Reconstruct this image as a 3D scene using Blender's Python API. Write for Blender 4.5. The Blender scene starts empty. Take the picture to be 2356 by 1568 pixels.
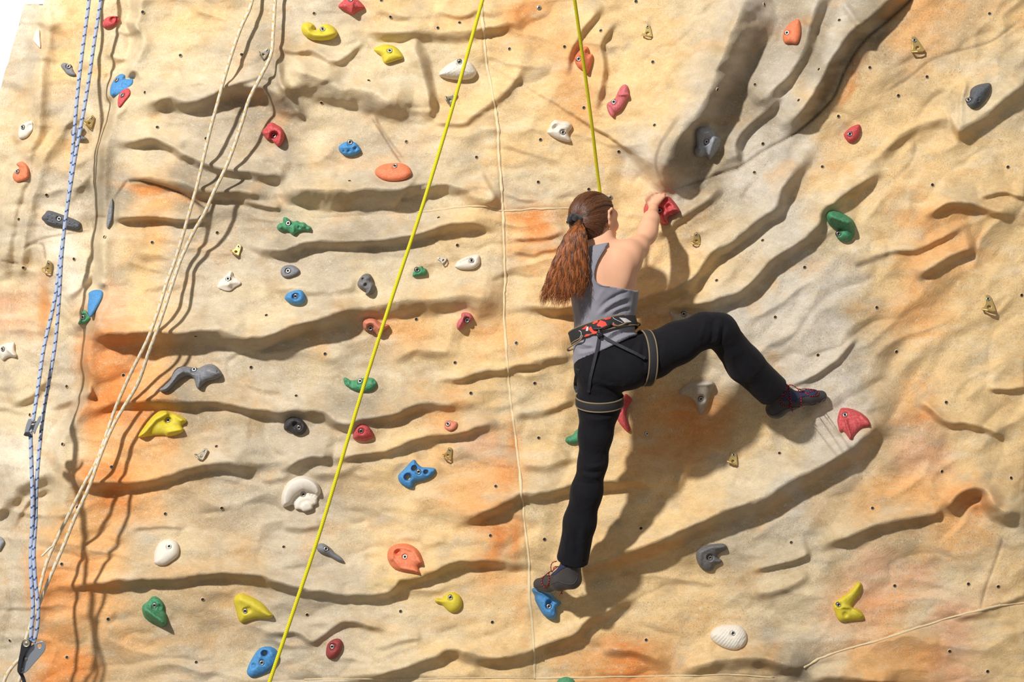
import bpy, math, random
import numpy as np
from mathutils import Vector

# ------------------------------------------------------------ camera, world, lamps, exposure
W, H = 2356, 1568
S = 0.00185          # metres per photo pixel on the wall plane
D = 6.5              # camera distance from the wall plane
ZC = 2.60            # height of the lens above the floor
sc = bpy.context.scene
C = sc.collection
cam_d = bpy.data.cameras.new('camera'); cam = bpy.data.objects.new('camera', cam_d); C.objects.link(cam)
cam.location = (0, -D, ZC); cam.rotation_euler = (math.pi/2, 0, 0)
cam_d.sensor_width = 36; cam_d.lens = 36*D/(W*S); cam_d.clip_end = 100
sc.camera = cam
wd = bpy.data.worlds.new('world'); sc.world = wd; wd.use_nodes = True
wd.node_tree.nodes['Background'].inputs[0].default_value = (1.0, 0.97, 0.93, 1)
wd.node_tree.nodes['Background'].inputs[1].default_value = 0.32
def lamp(name, kind, loc, target, energy, size, col=(1, 1, 1)):
    l = bpy.data.lights.new(name, kind); l.energy = energy; l.color = col
    if kind == 'AREA':
        l.shape = 'DISK'; l.size = size
    o = bpy.data.objects.new(name, l); C.objects.link(o); o.location = loc
    o.rotation_euler = (Vector(target)-Vector(loc)).to_track_quat('-Z', 'Y').to_euler()
    return o
lamp('hall_lamp', 'AREA', (-5.0, -8.9, 8.9), (-0.2, 0, 2.6), 1760, 0.50, (1.0, 0.975, 0.94))
sc.view_settings.view_transform = 'Standard'; sc.view_settings.look = 'None'
sc.view_settings.gamma = 1; sc.view_settings.use_curve_mapping = False
sc.view_settings.exposure = 0.0

# ------------------------------------------------------------ helpers
rng = np.random.RandomState(7)
def lin(c):
    c = np.asarray(c, float)/255.0
    return np.where(c <= 0.04045, c/12.92, ((c+0.055)/1.055)**2.4)
def P(px, py, h=0.0):
    """point seen at photo pixel px,py, standing h metres proud of the wall plane"""
    k = (D-h)/D*S
    return np.stack(np.broadcast_arrays((np.asarray(px, float)-1178)*k, -np.asarray(h, float)+0*k, ZC+(784-np.asarray(py, float))*k), -1)
def tag(o, label=None, cat=None, group=None, kind=None):
    if label: o['label'] = label
    if cat: o['category'] = cat
    if group: o['group'] = group
    if kind: o['kind'] = kind
    return o
def mesh_np(name, v, f, mat=None, smooth=True, matidx=None):
    """f: (n,4) or (n,3) int array, or list of arrays"""
    m = bpy.data.meshes.new(name)
    fs = f if isinstance(f, list) else [f]
    fs = [np.asarray(a, np.int32) for a in fs if len(a)]
    v = np.asarray(v, np.float32)
    m.vertices.add(len(v)); m.vertices.foreach_set('co', v.ravel())
    nl = sum(a.size for a in fs); nf = sum(len(a) for a in fs)
    m.loops.add(nl); m.polygons.add(nf)
    m.loops.foreach_set('vertex_index', np.concatenate([a.ravel() for a in fs]))
    tot = np.concatenate([np.full(len(a), a.shape[1], np.int32) for a in fs])
    m.polygons.foreach_set('loop_start', np.concatenate([[0], np.cumsum(tot)[:-1]]).astype(np.int32))
    if matidx is not None: m.polygons.foreach_set('material_index', np.asarray(matidx, np.int32))
    m.update(calc_edges=True)
    m.polygons.foreach_set('use_smooth', np.full(nf, smooth))
    if mat:
        for k in (mat if isinstance(mat, (list, tuple)) else [mat]): m.materials.append(k)
    return m
def obj(name, me, parent=None, loc=None):
    o = bpy.data.objects.new(name, me); C.objects.link(o)
    if parent is not None: o.parent = parent
    if loc is not None: o.location = loc
    return o
def empty(name, loc=(0, 0, 0)):
    o = bpy.data.objects.new(name, None); C.objects.link(o); o.location = loc; o.empty_display_size = 0.05
    return o
def color_attr(m, name, rgb):
    a = m.attributes.new(name, 'FLOAT_COLOR', 'POINT')
    d = np.ones((len(m.vertices), 4), np.float32); d[:, :3] = rgb
    a.data.foreach_set('color', d.ravel())
def float_attr(m, name, val):
    a = m.attributes.new(name, 'FLOAT', 'POINT')
    a.data.foreach_set('value', np.asarray(val, np.float32))

class NT:
    def __init__(s, name):
        s.m = bpy.data.materials.new(name); s.m.use_nodes = True
        s.t = s.m.node_tree; s.b = s.t.nodes['Principled BSDF']
    def n(s, kind, **kw):
        x = s.t.nodes.new(kind)
        for k, v in kw.items():
            if k.startswith('i_'):
                key = k[2:]; key = int(key) if key.isdigit() else key.replace('_', ' ')
                x.inputs[key].default_value = v
            else: setattr(x, k, v)
        return x
    def l(s, a, b): s.t.links.new(a, b)
    def mix(s, fac, a, b, mode='MIX'):
        x = s.t.nodes.new('ShaderNodeMix'); x.data_type = 'RGBA'; x.blend_type = mode
        for sock, val in ((x.inputs[0], fac), (x.inputs[6], a), (x.inputs[7], b)):
            if isinstance(val, bpy.types.NodeSocket): s.l(val, sock)
            elif isinstance(val, (int, float)): sock.default_value = val
            else: sock.default_value = (*val, 1)
        return x.outputs[2]
    def ramp(s, fac, stops):
        r = s.t.nodes.new('ShaderNodeValToRGB'); s.l(fac, r.inputs[0])
        els = r.color_ramp.elements
        while len(els) < len(stops): els.new(0.5)
        for e, (p, c) in zip(els, stops):
            e.position = p; e.color = (c, c, c, 1) if isinstance(c, (int, float)) else (*c, 1)
        return r.outputs[0]
    def noise(s, scale, detail=4, rough=0.6, vec=None, dist=0):
        x = s.n('ShaderNodeTexNoise'); x.inputs['Scale'].default_value = scale
        x.inputs['Detail'].default_value = detail; x.inputs['Roughness'].default_value = rough
        x.inputs['Distortion'].default_value = dist
        if vec is not None: s.l(vec, x.inputs['Vector'])
        return x.outputs[0]
    def pos(s, scale=None, rot=None):
        g = s.t.nodes.new('ShaderNodeNewGeometry').outputs['Position']
        if scale is None and rot is None: return g
        mp = s.t.nodes.new('ShaderNodeMapping'); s.l(g, mp.inputs[0])
        if scale: mp.inputs['Scale'].default_value = scale
        if rot: mp.inputs['Rotation'].default_value = rot
        return mp.outputs[0]
    def bump(s, h, strength=0.3, dist=0.004, prev=None):
        b = s.t.nodes.new('ShaderNodeBump'); s.l(h, b.inputs['Height'])
        b.inputs['Strength'].default_value = strength; b.inputs['Distance'].default_value = dist
        if prev is not None: s.l(prev, b.inputs['Normal'])
        return b.outputs[0]
    def set(s, **kw):
        for k, v in kw.items():
            k = {'col': 'Base Color', 'rough': 'Roughness', 'metal': 'Metallic', 'spec': 'Specular IOR Level', 'nrm': 'Normal',
                 'sss': 'Subsurface Weight', 'sheen': 'Sheen Weight', 'ssr': 'Subsurface Radius', 'sss_scale': 'Subsurface Scale', 'coat': 'Coat Weight'}[k]
            if isinstance(v, bpy.types.NodeSocket): s.l(v, s.b.inputs[k])
            elif k == 'Base Color': s.b.inputs[k].default_value = (*v, 1)
            else: s.b.inputs[k].default_value = v
        return s.m

# value noise on arrays
def vnoise(x, y, seed=0):
    r = np.random.RandomState(seed).rand(257, 257)
    xi = np.floor(x).astype(int); yi = np.floor(y).astype(int)
    fx = x-xi; fy = y-yi; fx = fx*fx*(3-2*fx); fy = fy*fy*(3-2*fy)
    a = r[xi % 256, yi % 256]; b = r[(xi+1) % 256, yi % 256]; c = r[xi % 256, (yi+1) % 256]; d = r[(xi+1) % 256, (yi+1) % 256]
    return (a*(1-fx)+b*fx)*(1-fy)+(c*(1-fx)+d*fx)*fy-0.5
def fbm(x, y, seed=0, oct=4):
    s = 0; a = 1; t = 0
    for k in range(oct):
        s = s+a*vnoise(x*2**k+13.7*k, y*2**k+5.3*k, seed+k); t += a; a *= 0.5
    return s/t
def catmull(pts, n=6, closed=False):
    p = np.asarray(pts, float)
    if closed: q = np.vstack([p[-1], p, p[0], p[1]])
    else: q = np.vstack([2*p[0]-p[1], p, 2*p[-1]-p[-2]])
    out = []
    for i in range(1, len(q)-2):
        a, b, c, d = q[i-1], q[i], q[i+1], q[i+2]
        for t in np.arange(n)/n:
            out.append(0.5*((2*b)+(c-a)*t+(2*a-5*b+4*c-d)*t*t+(3*b-a-3*c+d)*t**3))
    if not closed: out.append(q[-2])
    return np.array(out)
def polydist(X, Y, pts, vals=None):
    """distance, sign (positive to the right of travel, y down), interpolated vals"""
    best = np.full(X.shape, 1e9); sgn = np.ones(X.shape); val = np.zeros(X.shape)
    for i in range(len(pts)-1):
        ax, ay = pts[i][:2]; bx, by = pts[i+1][:2]
        dx, dy = bx-ax, by-ay; L2 = dx*dx+dy*dy+1e-9
        t = np.clip(((X-ax)*dx+(Y-ay)*dy)/L2, 0, 1)
        qx = X-(ax+t*dx); qy = Y-(ay+t*dy); d = qx*qx+qy*qy
        m = d < best
        best = np.where(m, d, best)
        sgn = np.where(m, np.where(dx*qy-dy*qx >= 0, 1, -1), sgn)
        if vals is not None: val = np.where(m, vals[i]+(vals[i+1]-vals[i])*t, val)
    return np.sqrt(best), sgn, val
def inpoly(X, Y, poly):
    c = np.zeros(X.shape, bool); n = len(poly)
    for i in range(n):
        x1, y1 = poly[i]; x2, y2 = poly[(i+1) % n]
        if y1 == y2: continue
        m = ((y1 > Y) != (y2 > Y)) & (X < (x2-x1)*(Y-y1)/(y2-y1)+x1)
        c ^= m
    return c
def polysdf(X, Y, poly):
    """positive inside"""
    p = list(map(tuple, poly)); d, _, _ = polydist(X, Y, p+[p[0]])
    return np.where(inpoly(X, Y, p), d, -d)
def tube(pts, r, n=8, caps=True):
    """returns verts, quads(+caps as quads), and (u,len) per vertex"""
    p = np.asarray(pts, float); m = len(p)
    r = np.broadcast_to(np.asarray(r, float), (m,))
    t = np.gradient(p, axis=0); t /= np.linalg.norm(t, axis=1)[:, None]+1e-12
    a = np.array([0.0, -1, 0.03]); u = []
    if abs(t[0] @ a) > 0.95: a = np.array([1.0, 0, 0.1])
    for i in range(m):
        a = a-t[i]*(a @ t[i]); a /= np.linalg.norm(a)+1e-12; u.append(a)
    u = np.array(u); w = np.cross(t, u)
    ang = np.arange(n)*2*np.pi/n
    v = p[:, None]+r[:, None, None]*(np.cos(ang)[None, :, None]*u[:, None]+np.sin(ang)[None, :, None]*w[:, None])
    i = np.arange(m-1)[:, None]*n; j = np.arange(n)[None]; k = (j+1) % n
    q = np.stack([i+j, i+k, i+n+k, i+n+j], -1).reshape(-1, 4)
    ln = np.concatenate([[0], np.cumsum(np.linalg.norm(np.diff(p, axis=0), axis=1))])
    V = v.reshape(-1, 3); U = np.stack(np.broadcast_arrays(ang[None]/(2*np.pi), ln[:, None]), -1).reshape(-1, 2)
    if caps:
        V = np.vstack([V, p[0], p[-1]]); U = np.vstack([U, [0, 0], [0, ln[-1]]])
        j = np.arange(n); k = (j+1) % n; a0 = len(V)-2
        tr = np.vstack([np.stack([k, j, np.full(n, a0)], -1), np.stack([(m-1)*n+j, (m-1)*n+k, np.full(n, a0+1)], -1)])
        return V, q, tr, U
    return V, q, np.zeros((0, 3), int), U
class MB:
    """collects pieces into one mesh"""
    def __init__(s): s.v = []; s.q = []; s.t = []; s.n = 0; s.qm = []; s.tm = []; s.a = []
    def add(s, v, q=None, t=None, mi=0, attr=0.0):
        v = np.asarray(v, float)
        if q is not None and len(q): s.q.append(np.asarray(q)+s.n); s.qm.append(np.full(len(q), mi))
        if t is not None and len(t): s.t.append(np.asarray(t)+s.n); s.tm.append(np.full(len(t), mi))
        s.v.append(v); s.a.append(np.broadcast_to(attr, (len(v),))); s.n += len(v); return s
    def tube(s, pts, r, n=8, mi=0, attr=0.0):
        v, q, t, u = tube(pts, r, n); return s.add(v, q, t, mi, attr)
    def lathe(s, prof, n=24, mi=0, org=(0, 0, 0), ax=(0, -1, 0)):
        """profile [(r, z)] turned round ax"""
        ax = np.array(ax, float); ax /= np.linalg.norm(ax)
        a = np.array([1.0, 0, 0]) if abs(ax[0]) < .9 else np.array([0, 0, 1.0])
        a -= ax*(a @ ax); a /= np.linalg.norm(a); b = np.cross(ax, a)
        ang = np.arange(n)*2*np.pi/n; m = len(prof)
        v = np.array([np.array(org)+ax*z+r*(math.cos(g)*a+math.sin(g)*b) for r, z in prof for g in ang])
        i = np.arange(m-1)[:, None]*n; j = np.arange(n)[None]; k = (j+1) % n
        return s.add(v, np.stack([i+j, i+k, i+n+k, i+n+j], -1).reshape(-1, 4), None, mi)
    def prism(s, poly, z0, z1, mi=0, f=lambda x, y, z: (x, y, z), bev=0.0):
        """extruded outline (x,y) between z0..z1 with a small bevel, mapped through f"""
        p = np.asarray(poly, float); n = len(p); c = p.mean(0)
        rings = [(1.0, z0), (1.0, z1-bev), (1-bev/ (np.abs(p-c).max()+1e-9), z1)] if bev else [(1.0, z0), (1.0, z1)]
        v = []
        for k, z in rings:
            for x, y in c+(p-c)*k: v.append(f(x, y, z))
        m = len(rings); v.append(f(c[0], c[1], z1)); v.append(f(c[0], c[1], z0))
        i = np.arange(m-1)[:, None]*n; j = np.arange(n)[None]; k = (j+1) % n
        q = np.stack([i+j, i+k, i+n+k, i+n+j], -1).reshape(-1, 4)
        j = np.arange(n); k = (j+1) % n
        t = np.vstack([np.stack([(m-1)*n+j, (m-1)*n+k, np.full(n, m*n)], -1), np.stack([k, j, np.full(n, m*n+1)], -1)])
        return s.add(v, q, t, mi)
    def build(s, name, mat, parent=None, smooth=True, attr=None, loc=None):
        fs = []; mi = []
        if s.q: fs.append(np.vstack(s.q)); mi.append(np.concatenate(s.qm))
        if s.t: fs.append(np.vstack(s.t)); mi.append(np.concatenate(s.tm))
        V = np.vstack(s.v)
        if loc is not None: V = V-np.asarray(loc)
        m = mesh_np(name, V, fs, mat, smooth, np.concatenate(mi))
        if attr: float_attr(m, attr, np.concatenate(s.a))
        return obj(name, m, parent, loc)

# signed-distance modelling ------------------------------------------------
def surface_nets(F, org, h):
    s = F < 0
    nx, ny, nz = F.shape
    cs = np.zeros((nx-1, ny-1, nz-1)); acc = np.zeros((nx-1, ny-1, nz-1, 3), np.float32); cnt = np.zeros((nx-1, ny-1, nz-1), np.float32)
    corner = lambda A, a, b, c: A[a:nx-1+a, b:ny-1+b, c:nz-1+c]
    inside = sum(corner(s, a, b, c).astype(np.int8) for a in (0, 1) for b in (0, 1) for c in (0, 1))
    act = (inside > 0) & (inside < 8)
    idx = np.argwhere(act)
    ii, jj, kk = idx.T
    acc = np.zeros((len(idx), 3)); cnt = np.zeros(len(idx))
    for ax in range(3):
        o = [x for x in range(3) if x != ax]
        for a in (0, 1):
            for b in (0, 1):
                c0 = [0, 0, 0]; c0[o[0]] = a; c0[o[1]] = b
                c1 = list(c0); c1[ax] = 1
                f0 = F[ii+c0[0], jj+c0[1], kk+c0[2]]; f1 = F[ii+c1[0], jj+c1[1], kk+c1[2]]
                m = (f0 < 0) != (f1 < 0)
                t = np.where(m, f0/np.where(m, f0-f1, 1), 0)
                pt = np.tile(np.array(c0, float), (len(idx), 1)); pt[:, ax] = t
                acc += pt*m[:, None]; cnt += m
    V = (idx+acc/cnt[:, None])*h+np.asarray(org)
    vid = np.full(act.shape, -1, np.int64); vid[ii, jj, kk] = np.arange(len(idx))
    Q = []
    for ax in range(3):
        o = [(ax+1) % 3, (ax+2) % 3]
        sl0 = [slice(1, -1)]*3; sl1 = [slice(1, -1)]*3
        sl0[ax] = slice(0, -1); sl1[ax] = slice(1, None)
        a = s[tuple(sl0)]; b = s[tuple(sl1)]
        e = np.argwhere(a != b)
        if not len(e): continue
        flip = a[e[:, 0], e[:, 1], e[:, 2]]
        base = e.copy()
        for x in o: base[:, x] += 1     # grid index of the edge
        def cell(d1, d2):
            g = base.copy(); g[:, o[0]] -= d1; g[:, o[1]] -= d2
            return vid[g[:, 0], g[:, 1], g[:, 2]]
        q = np.stack([cell(1, 1), cell(0, 1), cell(0, 0), cell(1, 0)], -1)
        q = np.where(flip[:, None], q, q[:, ::-1])
        Q.append(q)
    Q = np.vstack(Q); Q = Q[(Q >= 0).all(1)]
    return V, Q
def rotm(f, u):
    f = np.array(f, float); f /= np.linalg.norm(f); u = np.array(u, float); u -= f*(u @ f); u /= np.linalg.norm(u)
    return np.stack([f, np.cross(f, u), u])
class Sdf:
    def __init__(s): s.p = []
    def cap(s, a, b, ra, rb, k=0.02):
        a = np.array(a, float); b = np.array(b, float)
        def fn(X):
            d = b-a; t = np.clip(((X-a) @ d)/(d @ d+1e-12), 0, 1)
            return np.linalg.norm(X-a-t[..., None]*d, axis=-1)-(ra+(rb-ra)*t)
        s.p.append((fn, np.minimum(a-ra, b-rb), np.maximum(a+ra, b+rb), k)); return s
    def chain(s, pts, rs, k=0.02):
        for i in range(len(pts)-1): s.cap(pts[i], pts[i+1], rs[i], rs[i+1], k)
        return s
    def ell(s, c, r, R=None, k=0.02):
        c = np.array(c, float); r = np.array(r, float); R = np.eye(3) if R is None else R
        def fn(X):
            q = (X-c) @ R.T; k0 = np.linalg.norm(q/r, axis=-1); k1 = np.linalg.norm(q/(r*r), axis=-1)
            return k0*(k0-1)/(k1+1e-9)
        m = r.max(); s.p.append((fn, c-m, c+m, k)); return s
    def ev(s, X):
        f = np.full(X.shape[:-1], 1.0)
        for fn, lo, hi, k in s.p:
            g = fn(X); hh = np.maximum(k-np.abs(f-g), 0)/k
            f = np.minimum(f, g)-hh*hh*k*0.25
        return f
    def grid(s, h, pad=0.03):
        lo = np.min([p[1] for p in s.p], 0)-pad; hi = np.max([p[2] for p in s.p], 0)+pad
        n = np.ceil((hi-lo)/h).astype(int)+1
        F = np.full(n, 0.2, np.float32)
        ax = [lo[i]+np.arange(n[i])*h for i in range(3)]
        for fn, a, b, k in s.p:
            m = k+0.032+pad*0.5
            i0 = np.maximum(((a-m-lo)/h).astype(int), 0); i1 = np.minimum(((b+m-lo)/h).astype(int)+2, n)
            sl = tuple(slice(i0[i], i1[i]) for i in range(3))
            X = np.stack(np.meshgrid(*[ax[i][sl[i]] for i in range(3)], indexing='ij'), -1)
            g = fn(X); f = F[sl]; hh = np.maximum(k-np.abs(f-g), 0)/k
            F[sl] = np.minimum(f, g)-hh*hh*k*0.25
        return F, lo, ax
# ------------------------------------------------------------ climbing holds, traced outlines (tile origin, outline at 3.92x, height px, bolt, colour, ridges, dents, label)
TILE = dict(A=(0,0),B=(590,0),C=(1180,0),D=(1756,0),E=(0,390),F=(590,390),G=(1180,390),H=(1756,390),I=(0,780),J=(590,780),K=(1180,780),L=(1756,780),M=(0,1168),N=(590,1168),O=(1180,1168),Q=(1756,1168),X=(0,0))
def tp(t, p):
    f = 1.0 if t == 'X' else 3.92
    return (TILE[t][0]+p[0]/f, TILE[t][1]+p[1]/f)
# ridges: (polyline, radius, height); dents: (x, y, radius, depth); holes: (x, y, radius)
HOLDS = [
 ('A',[(922,210),(950,165),(1000,145),(1060,148),(1082,180),(1050,215),(1000,250),(940,252)],15,None,'red',[],[(1022,172,30,14)],[],'red pocketed hold near the top of the striped blue ropes'),
 ('A',[(548,585),(575,565),(615,575),(645,600),(665,640),(685,675),(650,685),(605,670),(575,635),(555,610)],13,(621,600),'grey',[],[],[],'small grey hold left of the blue ropes near the top corner'),
 ('A',[(300,340),(330,270),(358,268),(364,340),(368,440),(320,400),(300,370)],14,None,'white',[],[],[],'white half-round hold beside the far left edge of the wall'),
 ('A',[(990,830),(1000,770),(1040,700),(1090,665),(1130,675),(1130,705),(1165,708),(1200,700),(1200,760),(1140,820),(1060,865),(1005,868)],18,(1051,722),'blue',[([(1010,840),(1060,720),(1110,690)],24,5)],[(1120,770,26,5)],[],'blue notched hold half behind the rock edge, upper left'),
 ('A',[(1065,960),(1062,900),(1085,830),(1130,800),(1165,800),(1175,850),(1130,910),(1085,965)],12,(1103,858),'red',[],[],[],'red pointed hold touching the underside of the upper left blue hold'),
 ('A',[(165,1210),(180,1140),(220,1110),(280,1090),(298,1120),(290,1180),(240,1240),(180,1250)],14,(206,1148),'white',[],[(270,1140,26,8)],[],'white scooped hold at the far left, above the orange claw hold'),
 ('A',[(640,1180),(700,1150),(765,1160),(745,1190),(740,1220),(788,1250),(740,1272),(680,1262),(650,1230)],14,None,'grey',[],[],[],'grey forked hold behind the blue ropes'),
 ('X',[(37,377),(51,371),(63,380),(67,395),(64,410),(51,417),(38,419),(29,408),(32,396),(44,386)],16,(40,395),'orange',[([(44,384),(56,378),(64,394)],5,4)],[],[],'orange claw-shaped hold at the far left edge'),
 ('B',[(735,60),(790,0),(850,-40),(920,0),(980,70),(930,95),(865,132),(800,100)],22,(850,-6),'red',[([(860,0),(866,120)],18,7)],[],[],'red diamond hold cut by the top of the picture'),
 ('B',[(403,260),(420,215),(460,198),(510,215),(530,245),(520,264),(560,264),(590,225),(640,215),(700,245),(733,300),(700,345),(620,368),(510,362),(430,320)],27,(598,264),'yellow',[([(440,240),(480,290),(600,320),(700,300)],30,5)],[(520,250,18,12)],[],'yellow kidney-shaped hold with a notch, below the top red hold'),
 ('B',[(1055,445),(1080,425),(1130,405),(1190,400),(1260,425),(1310,480),(1322,525),(1270,545),(1180,572),(1145,560),(1125,505),(1080,475)],25,(1205,458),'yellow',[],[],[],'yellow boot-shaped hold on the upper grey block'),
 ('B',[(1645,665),(1680,620),(1760,560),(1850,535),(1930,560),(1975,620),(1985,660),(1940,710),(1840,722),(1740,712),(1660,690)],25,(1832,558),'white',[],[],[],'white ribbed shell hold crossed by the yellow rope'),
 ('B',[(48,1185),(85,1140),(110,1110),(150,1105),(185,1125),(225,1150),(252,1200),(250,1260),(220,1310),(190,1318),(160,1290),(130,1260),(100,1265),(70,1230)],28,(160,1224),'red',[([(80,1200),(140,1140),(220,1180),(215,1290)],22,5)],[(160,1215,30,14)],[],'dusty red curled hold right of the cream ropes'),
 ('B',[(742,1350),(750,1310),(800,1280),(850,1272),(900,1290),(940,1340),(940,1365),(900,1395),(840,1407),(780,1395)],20,(845,1283),'blue',[([(750,1330),(840,1330),(900,1310)],7,3)],[(787,1362,9,5),(833,1362,14,5),(890,1343,18,6)],[],'blue half-dome hold with three finger dimples'),
 ('X',[(862,394),(871,383),(891,376),(922,375),(940,383),(947,394),(946,403),(932,413),(906,417),(883,414),(867,405)],24,(909,382),'orange',[],[],[],'long oval orange hold left of the yellow rope'),
 ('C',[(555,535),(570,490),(620,430),(670,418),(685,450),(685,485),(720,490),(715,560),(690,640),(665,672),(640,650),(620,630),(580,600)],22,(594,533),'orange',[([(640,440),(640,560),(665,660)],20,6)],[(660,465,14,6)],[],'orange fin-shaped hold behind the rope above the climber'),
 ('C',[(945,830),(975,780),(1010,760),(1040,780),(1048,840),(1055,860),(1030,900),(1000,960),(960,1005),(925,1025),(905,1062),(870,1030),(850,980),(848,935),(890,905),(925,880)],18,(911,920),'pink',[([(950,855),(1050,852)],10,7),([(870,960),(905,1020)],10,-5)],[],[],'long pink hold with a ledge across it, upper centre right'),
 ('C',[(308,1190),(325,1160),(345,1110),(385,1080),(440,1092),(490,1095),(530,1120),(530,1160),(500,1200),(525,1270),(490,1280),(400,1255),(330,1215)],22,(452,1195),'white',[([(340,1150),(380,1100),(520,1120)],12,5)],[(385,1150,26,10)],[],'off-white eared hold up and left of the climber\'s head'),
 ('C',[(1650,1240),(1650,1180),(1690,1145),(1760,1140),(1810,1170),(1830,1210),(1872,1240),(1875,1290),(1850,1360),(1800,1420),(1770,1440),(1740,1400),(1690,1420),(1645,1400),(1635,1350),(1655,1310)],22,(1742,1275),'lgrey',[([(1700,1190),(1760,1190)],36,9),([(1820,1250),(1780,1390)],28,12),([(1680,1330),(1690,1370)],26,7)],[(1735,1300,14,8)],[],'grey cluster of rounded lobes at the foot of the dark gully'),
 ('D',[(175,340),(190,270),(250,200),(315,172),(335,210),(342,290),(330,350),(305,395),(250,392),(195,390)],20,(215,297),'orange',[],[],[],'orange bishop\'s-hat hold near the top right of the gully'),
 ('D',[(1830,900),(1860,870),(1870,810),(1920,770),(1990,752),(2045,750),(2055,785),(2035,850),(1990,920),(1930,970),(1880,975),(1840,945)],24,(1852,900),'dgrey',[([(1890,880),(1990,790)],50,6)],[(1945,885,6,4),(1940,905,7,4),(1940,930,8,4)],[],'dark grey egg hold with three small pits, top right'),
 ('D',[(726,1215),(750,1180),(800,1140),(865,1120),(882,1160),(875,1210),(845,1260),(800,1285),(755,1270)],18,(781,1210),'red',[],[],[],'plain red teardrop hold below the upper right crack'),
 ('E',[(373,435),(410,390),(440,367),(560,405),(700,460),(735,495),(715,548),(640,543),(530,520),(430,500),(395,465)],20,(535,445),'dgrey',[],[(x+r*22, y+r*8-k*2, 4, 4) for r,(x,y) in enumerate([(430,395)]*13) for k in (0,-14,-28,) ],[],'dark charcoal brick hold with rows of pits, behind the blue ropes'),
 ('E',[(985,330),(1010,255),(1022,330),(1012,450),(975,535),(960,480)],9,None,'grey',[],[(995,345,5,4),(990,400,5,4),(985,450,5,4)],[],'thin grey strip hold on the left rock edge'),
 ('E',[(1960,1055),(1985,1000),(2035,960),(2070,915),(2095,920),(2110,970),(2140,985),(2175,1025),(2120,1060),(2070,1095),(2000,1080)],15,(2058,985),'white',[([(2080,930),(2050,1000),(2060,1030)],20,7)],[],[],'faceted off-white hold with a raised point, left half'),
 ('E',[(790,1230),(800,1150),(800,1110),(850,1085),(925,1088),(930,1150),(890,1230),(825,1330),(795,1300)],20,None,'blue',[],[],[],'blue slab hold tucked behind the left rock edge'),
 ('E',[(703,1385),(735,1330),(730,1290),(770,1265),(800,1300),(822,1345),(780,1380),(730,1398)],14,(751,1328),'green',[],[],[],'green hold just below the tucked blue slab hold'),
 ('F',[(184,510),(215,480),(240,478),(238,440),(260,425),(295,445),(330,470),(365,458),(395,475),(430,475),(460,500),(490,515),(495,535),(470,555),(420,550),(375,565),(335,592),(310,580),(290,560),(260,555),(215,555),(190,540)],18,(288,485),'green',[([(210,510),(212,515)],20,7),([(262,450),(290,500)],20,7),([(335,500),(330,570)],18,6),([(420,500),(425,505)],20,8),([(475,535),(478,538)],14,6)],[(385,520,14,6)],[],'green knobbly star-shaped hold'),
 ('F',[(218,910),(240,875),(290,858),(345,868),(390,905),(375,935),(320,965),(260,975),(225,950)],16,(286,914),'grey',[([(230,960),(320,962),(385,915)],8,3)],[(300,910,28,3)],[],'grey lemon-shaped hold above the blue rounded hold'),
 ('F',[(255,1150),(280,1115),(340,1090),(400,1085),(435,1120),(443,1165),(420,1205),(370,1218),(300,1205),(262,1175)],22,(354,1142),'blue',[],[(352,1130,18,8)],[],'blue rounded hold below the grey lemon-shaped one'),
 ('F',[(910,1030),(935,975),(975,940),(1020,940),(1045,970),(1045,1000),(1070,1040),(1070,1090),(1040,1125),(985,1128),(985,1095),(930,1070)],24,None,'mgrey',[([(960,960),(1020,970)],28,5),([(1040,1040),(1010,1110)],18,6)],[(958,985,12,14),(985,1040,16,9)],[],'grey twisted hold with an empty bolt pocket'),
 ('F',[(1408,960),(1418,920),(1450,890),(1490,866),(1505,885),(1535,900),(1537,950),(1500,955),(1450,963)],14,(1450,903),'green',[],[],[],'small green hold right of the yellow rope'),
 ('F',[(1788,870),(1810,830),(1860,800),(1930,775),(2005,768),(2018,810),(2015,850),(1980,885),(1920,902),(1840,900),(1800,885)],16,(1941,821),'white',[([(1840,835),(1970,785)],7,-6)],[],[],'white wedge hold with a slot, left of the vertical seam'),
 ('F',[(958,1400),(965,1360),(1010,1340),(1070,1345),(1120,1380),(1190,1395),(1190,1420),(1150,1450),(1125,1490),(1095,1502),(1070,1470),(1040,1450),(975,1445)],26,(1028,1430),'salmon',[([(990,1380),(1060,1370),(1110,1430)],26,6)],[],[],'salmon duck-shaped hold behind the yellow rope'),
 ('F',[(1805,1400),(1820,1360),(1845,1330),(1850,1295),(1890,1285),(1935,1300),(1955,1345),(1920,1370),(1890,1390),(1865,1430),(1835,1445),(1810,1435)],20,(1900,1358),'pink',[([(1830,1400),(1865,1310)],18,5)],[],[],'crimson boomerang hold in the ochre hollow left of the seam'),
 ('G',[(1178,370),(1185,330),(1210,290),(1300,260),(1395,240),(1440,270),(1500,350),(1500,380),(1470,395),(1440,415),(1400,430),(1405,480),(1385,498),(1340,485),(1305,450),(1290,400),(1230,410),(1190,400)],40,(1325,368),'red',[([(1400,262),(1490,365)],22,6),([(1350,400),(1385,480)],20,4)],[(1405,335,26,12),(1345,370,30,12),(1440,390,14,8)],[],'large red hold gripped by the climber\'s right hand'),
 ('G',[(1410,1290),(1430,1272),(1460,1290),(1520,1285),(1570,1285),(1620,1300),(1700,1330),(1720,1400),(1640,1420),(1500,1420),(1440,1370),(1430,1330)],18,(1540,1300),'stone',[],[(1447,1345,5,4)],[],'stone-grey fish hold half hidden behind the raised thigh'),
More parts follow.
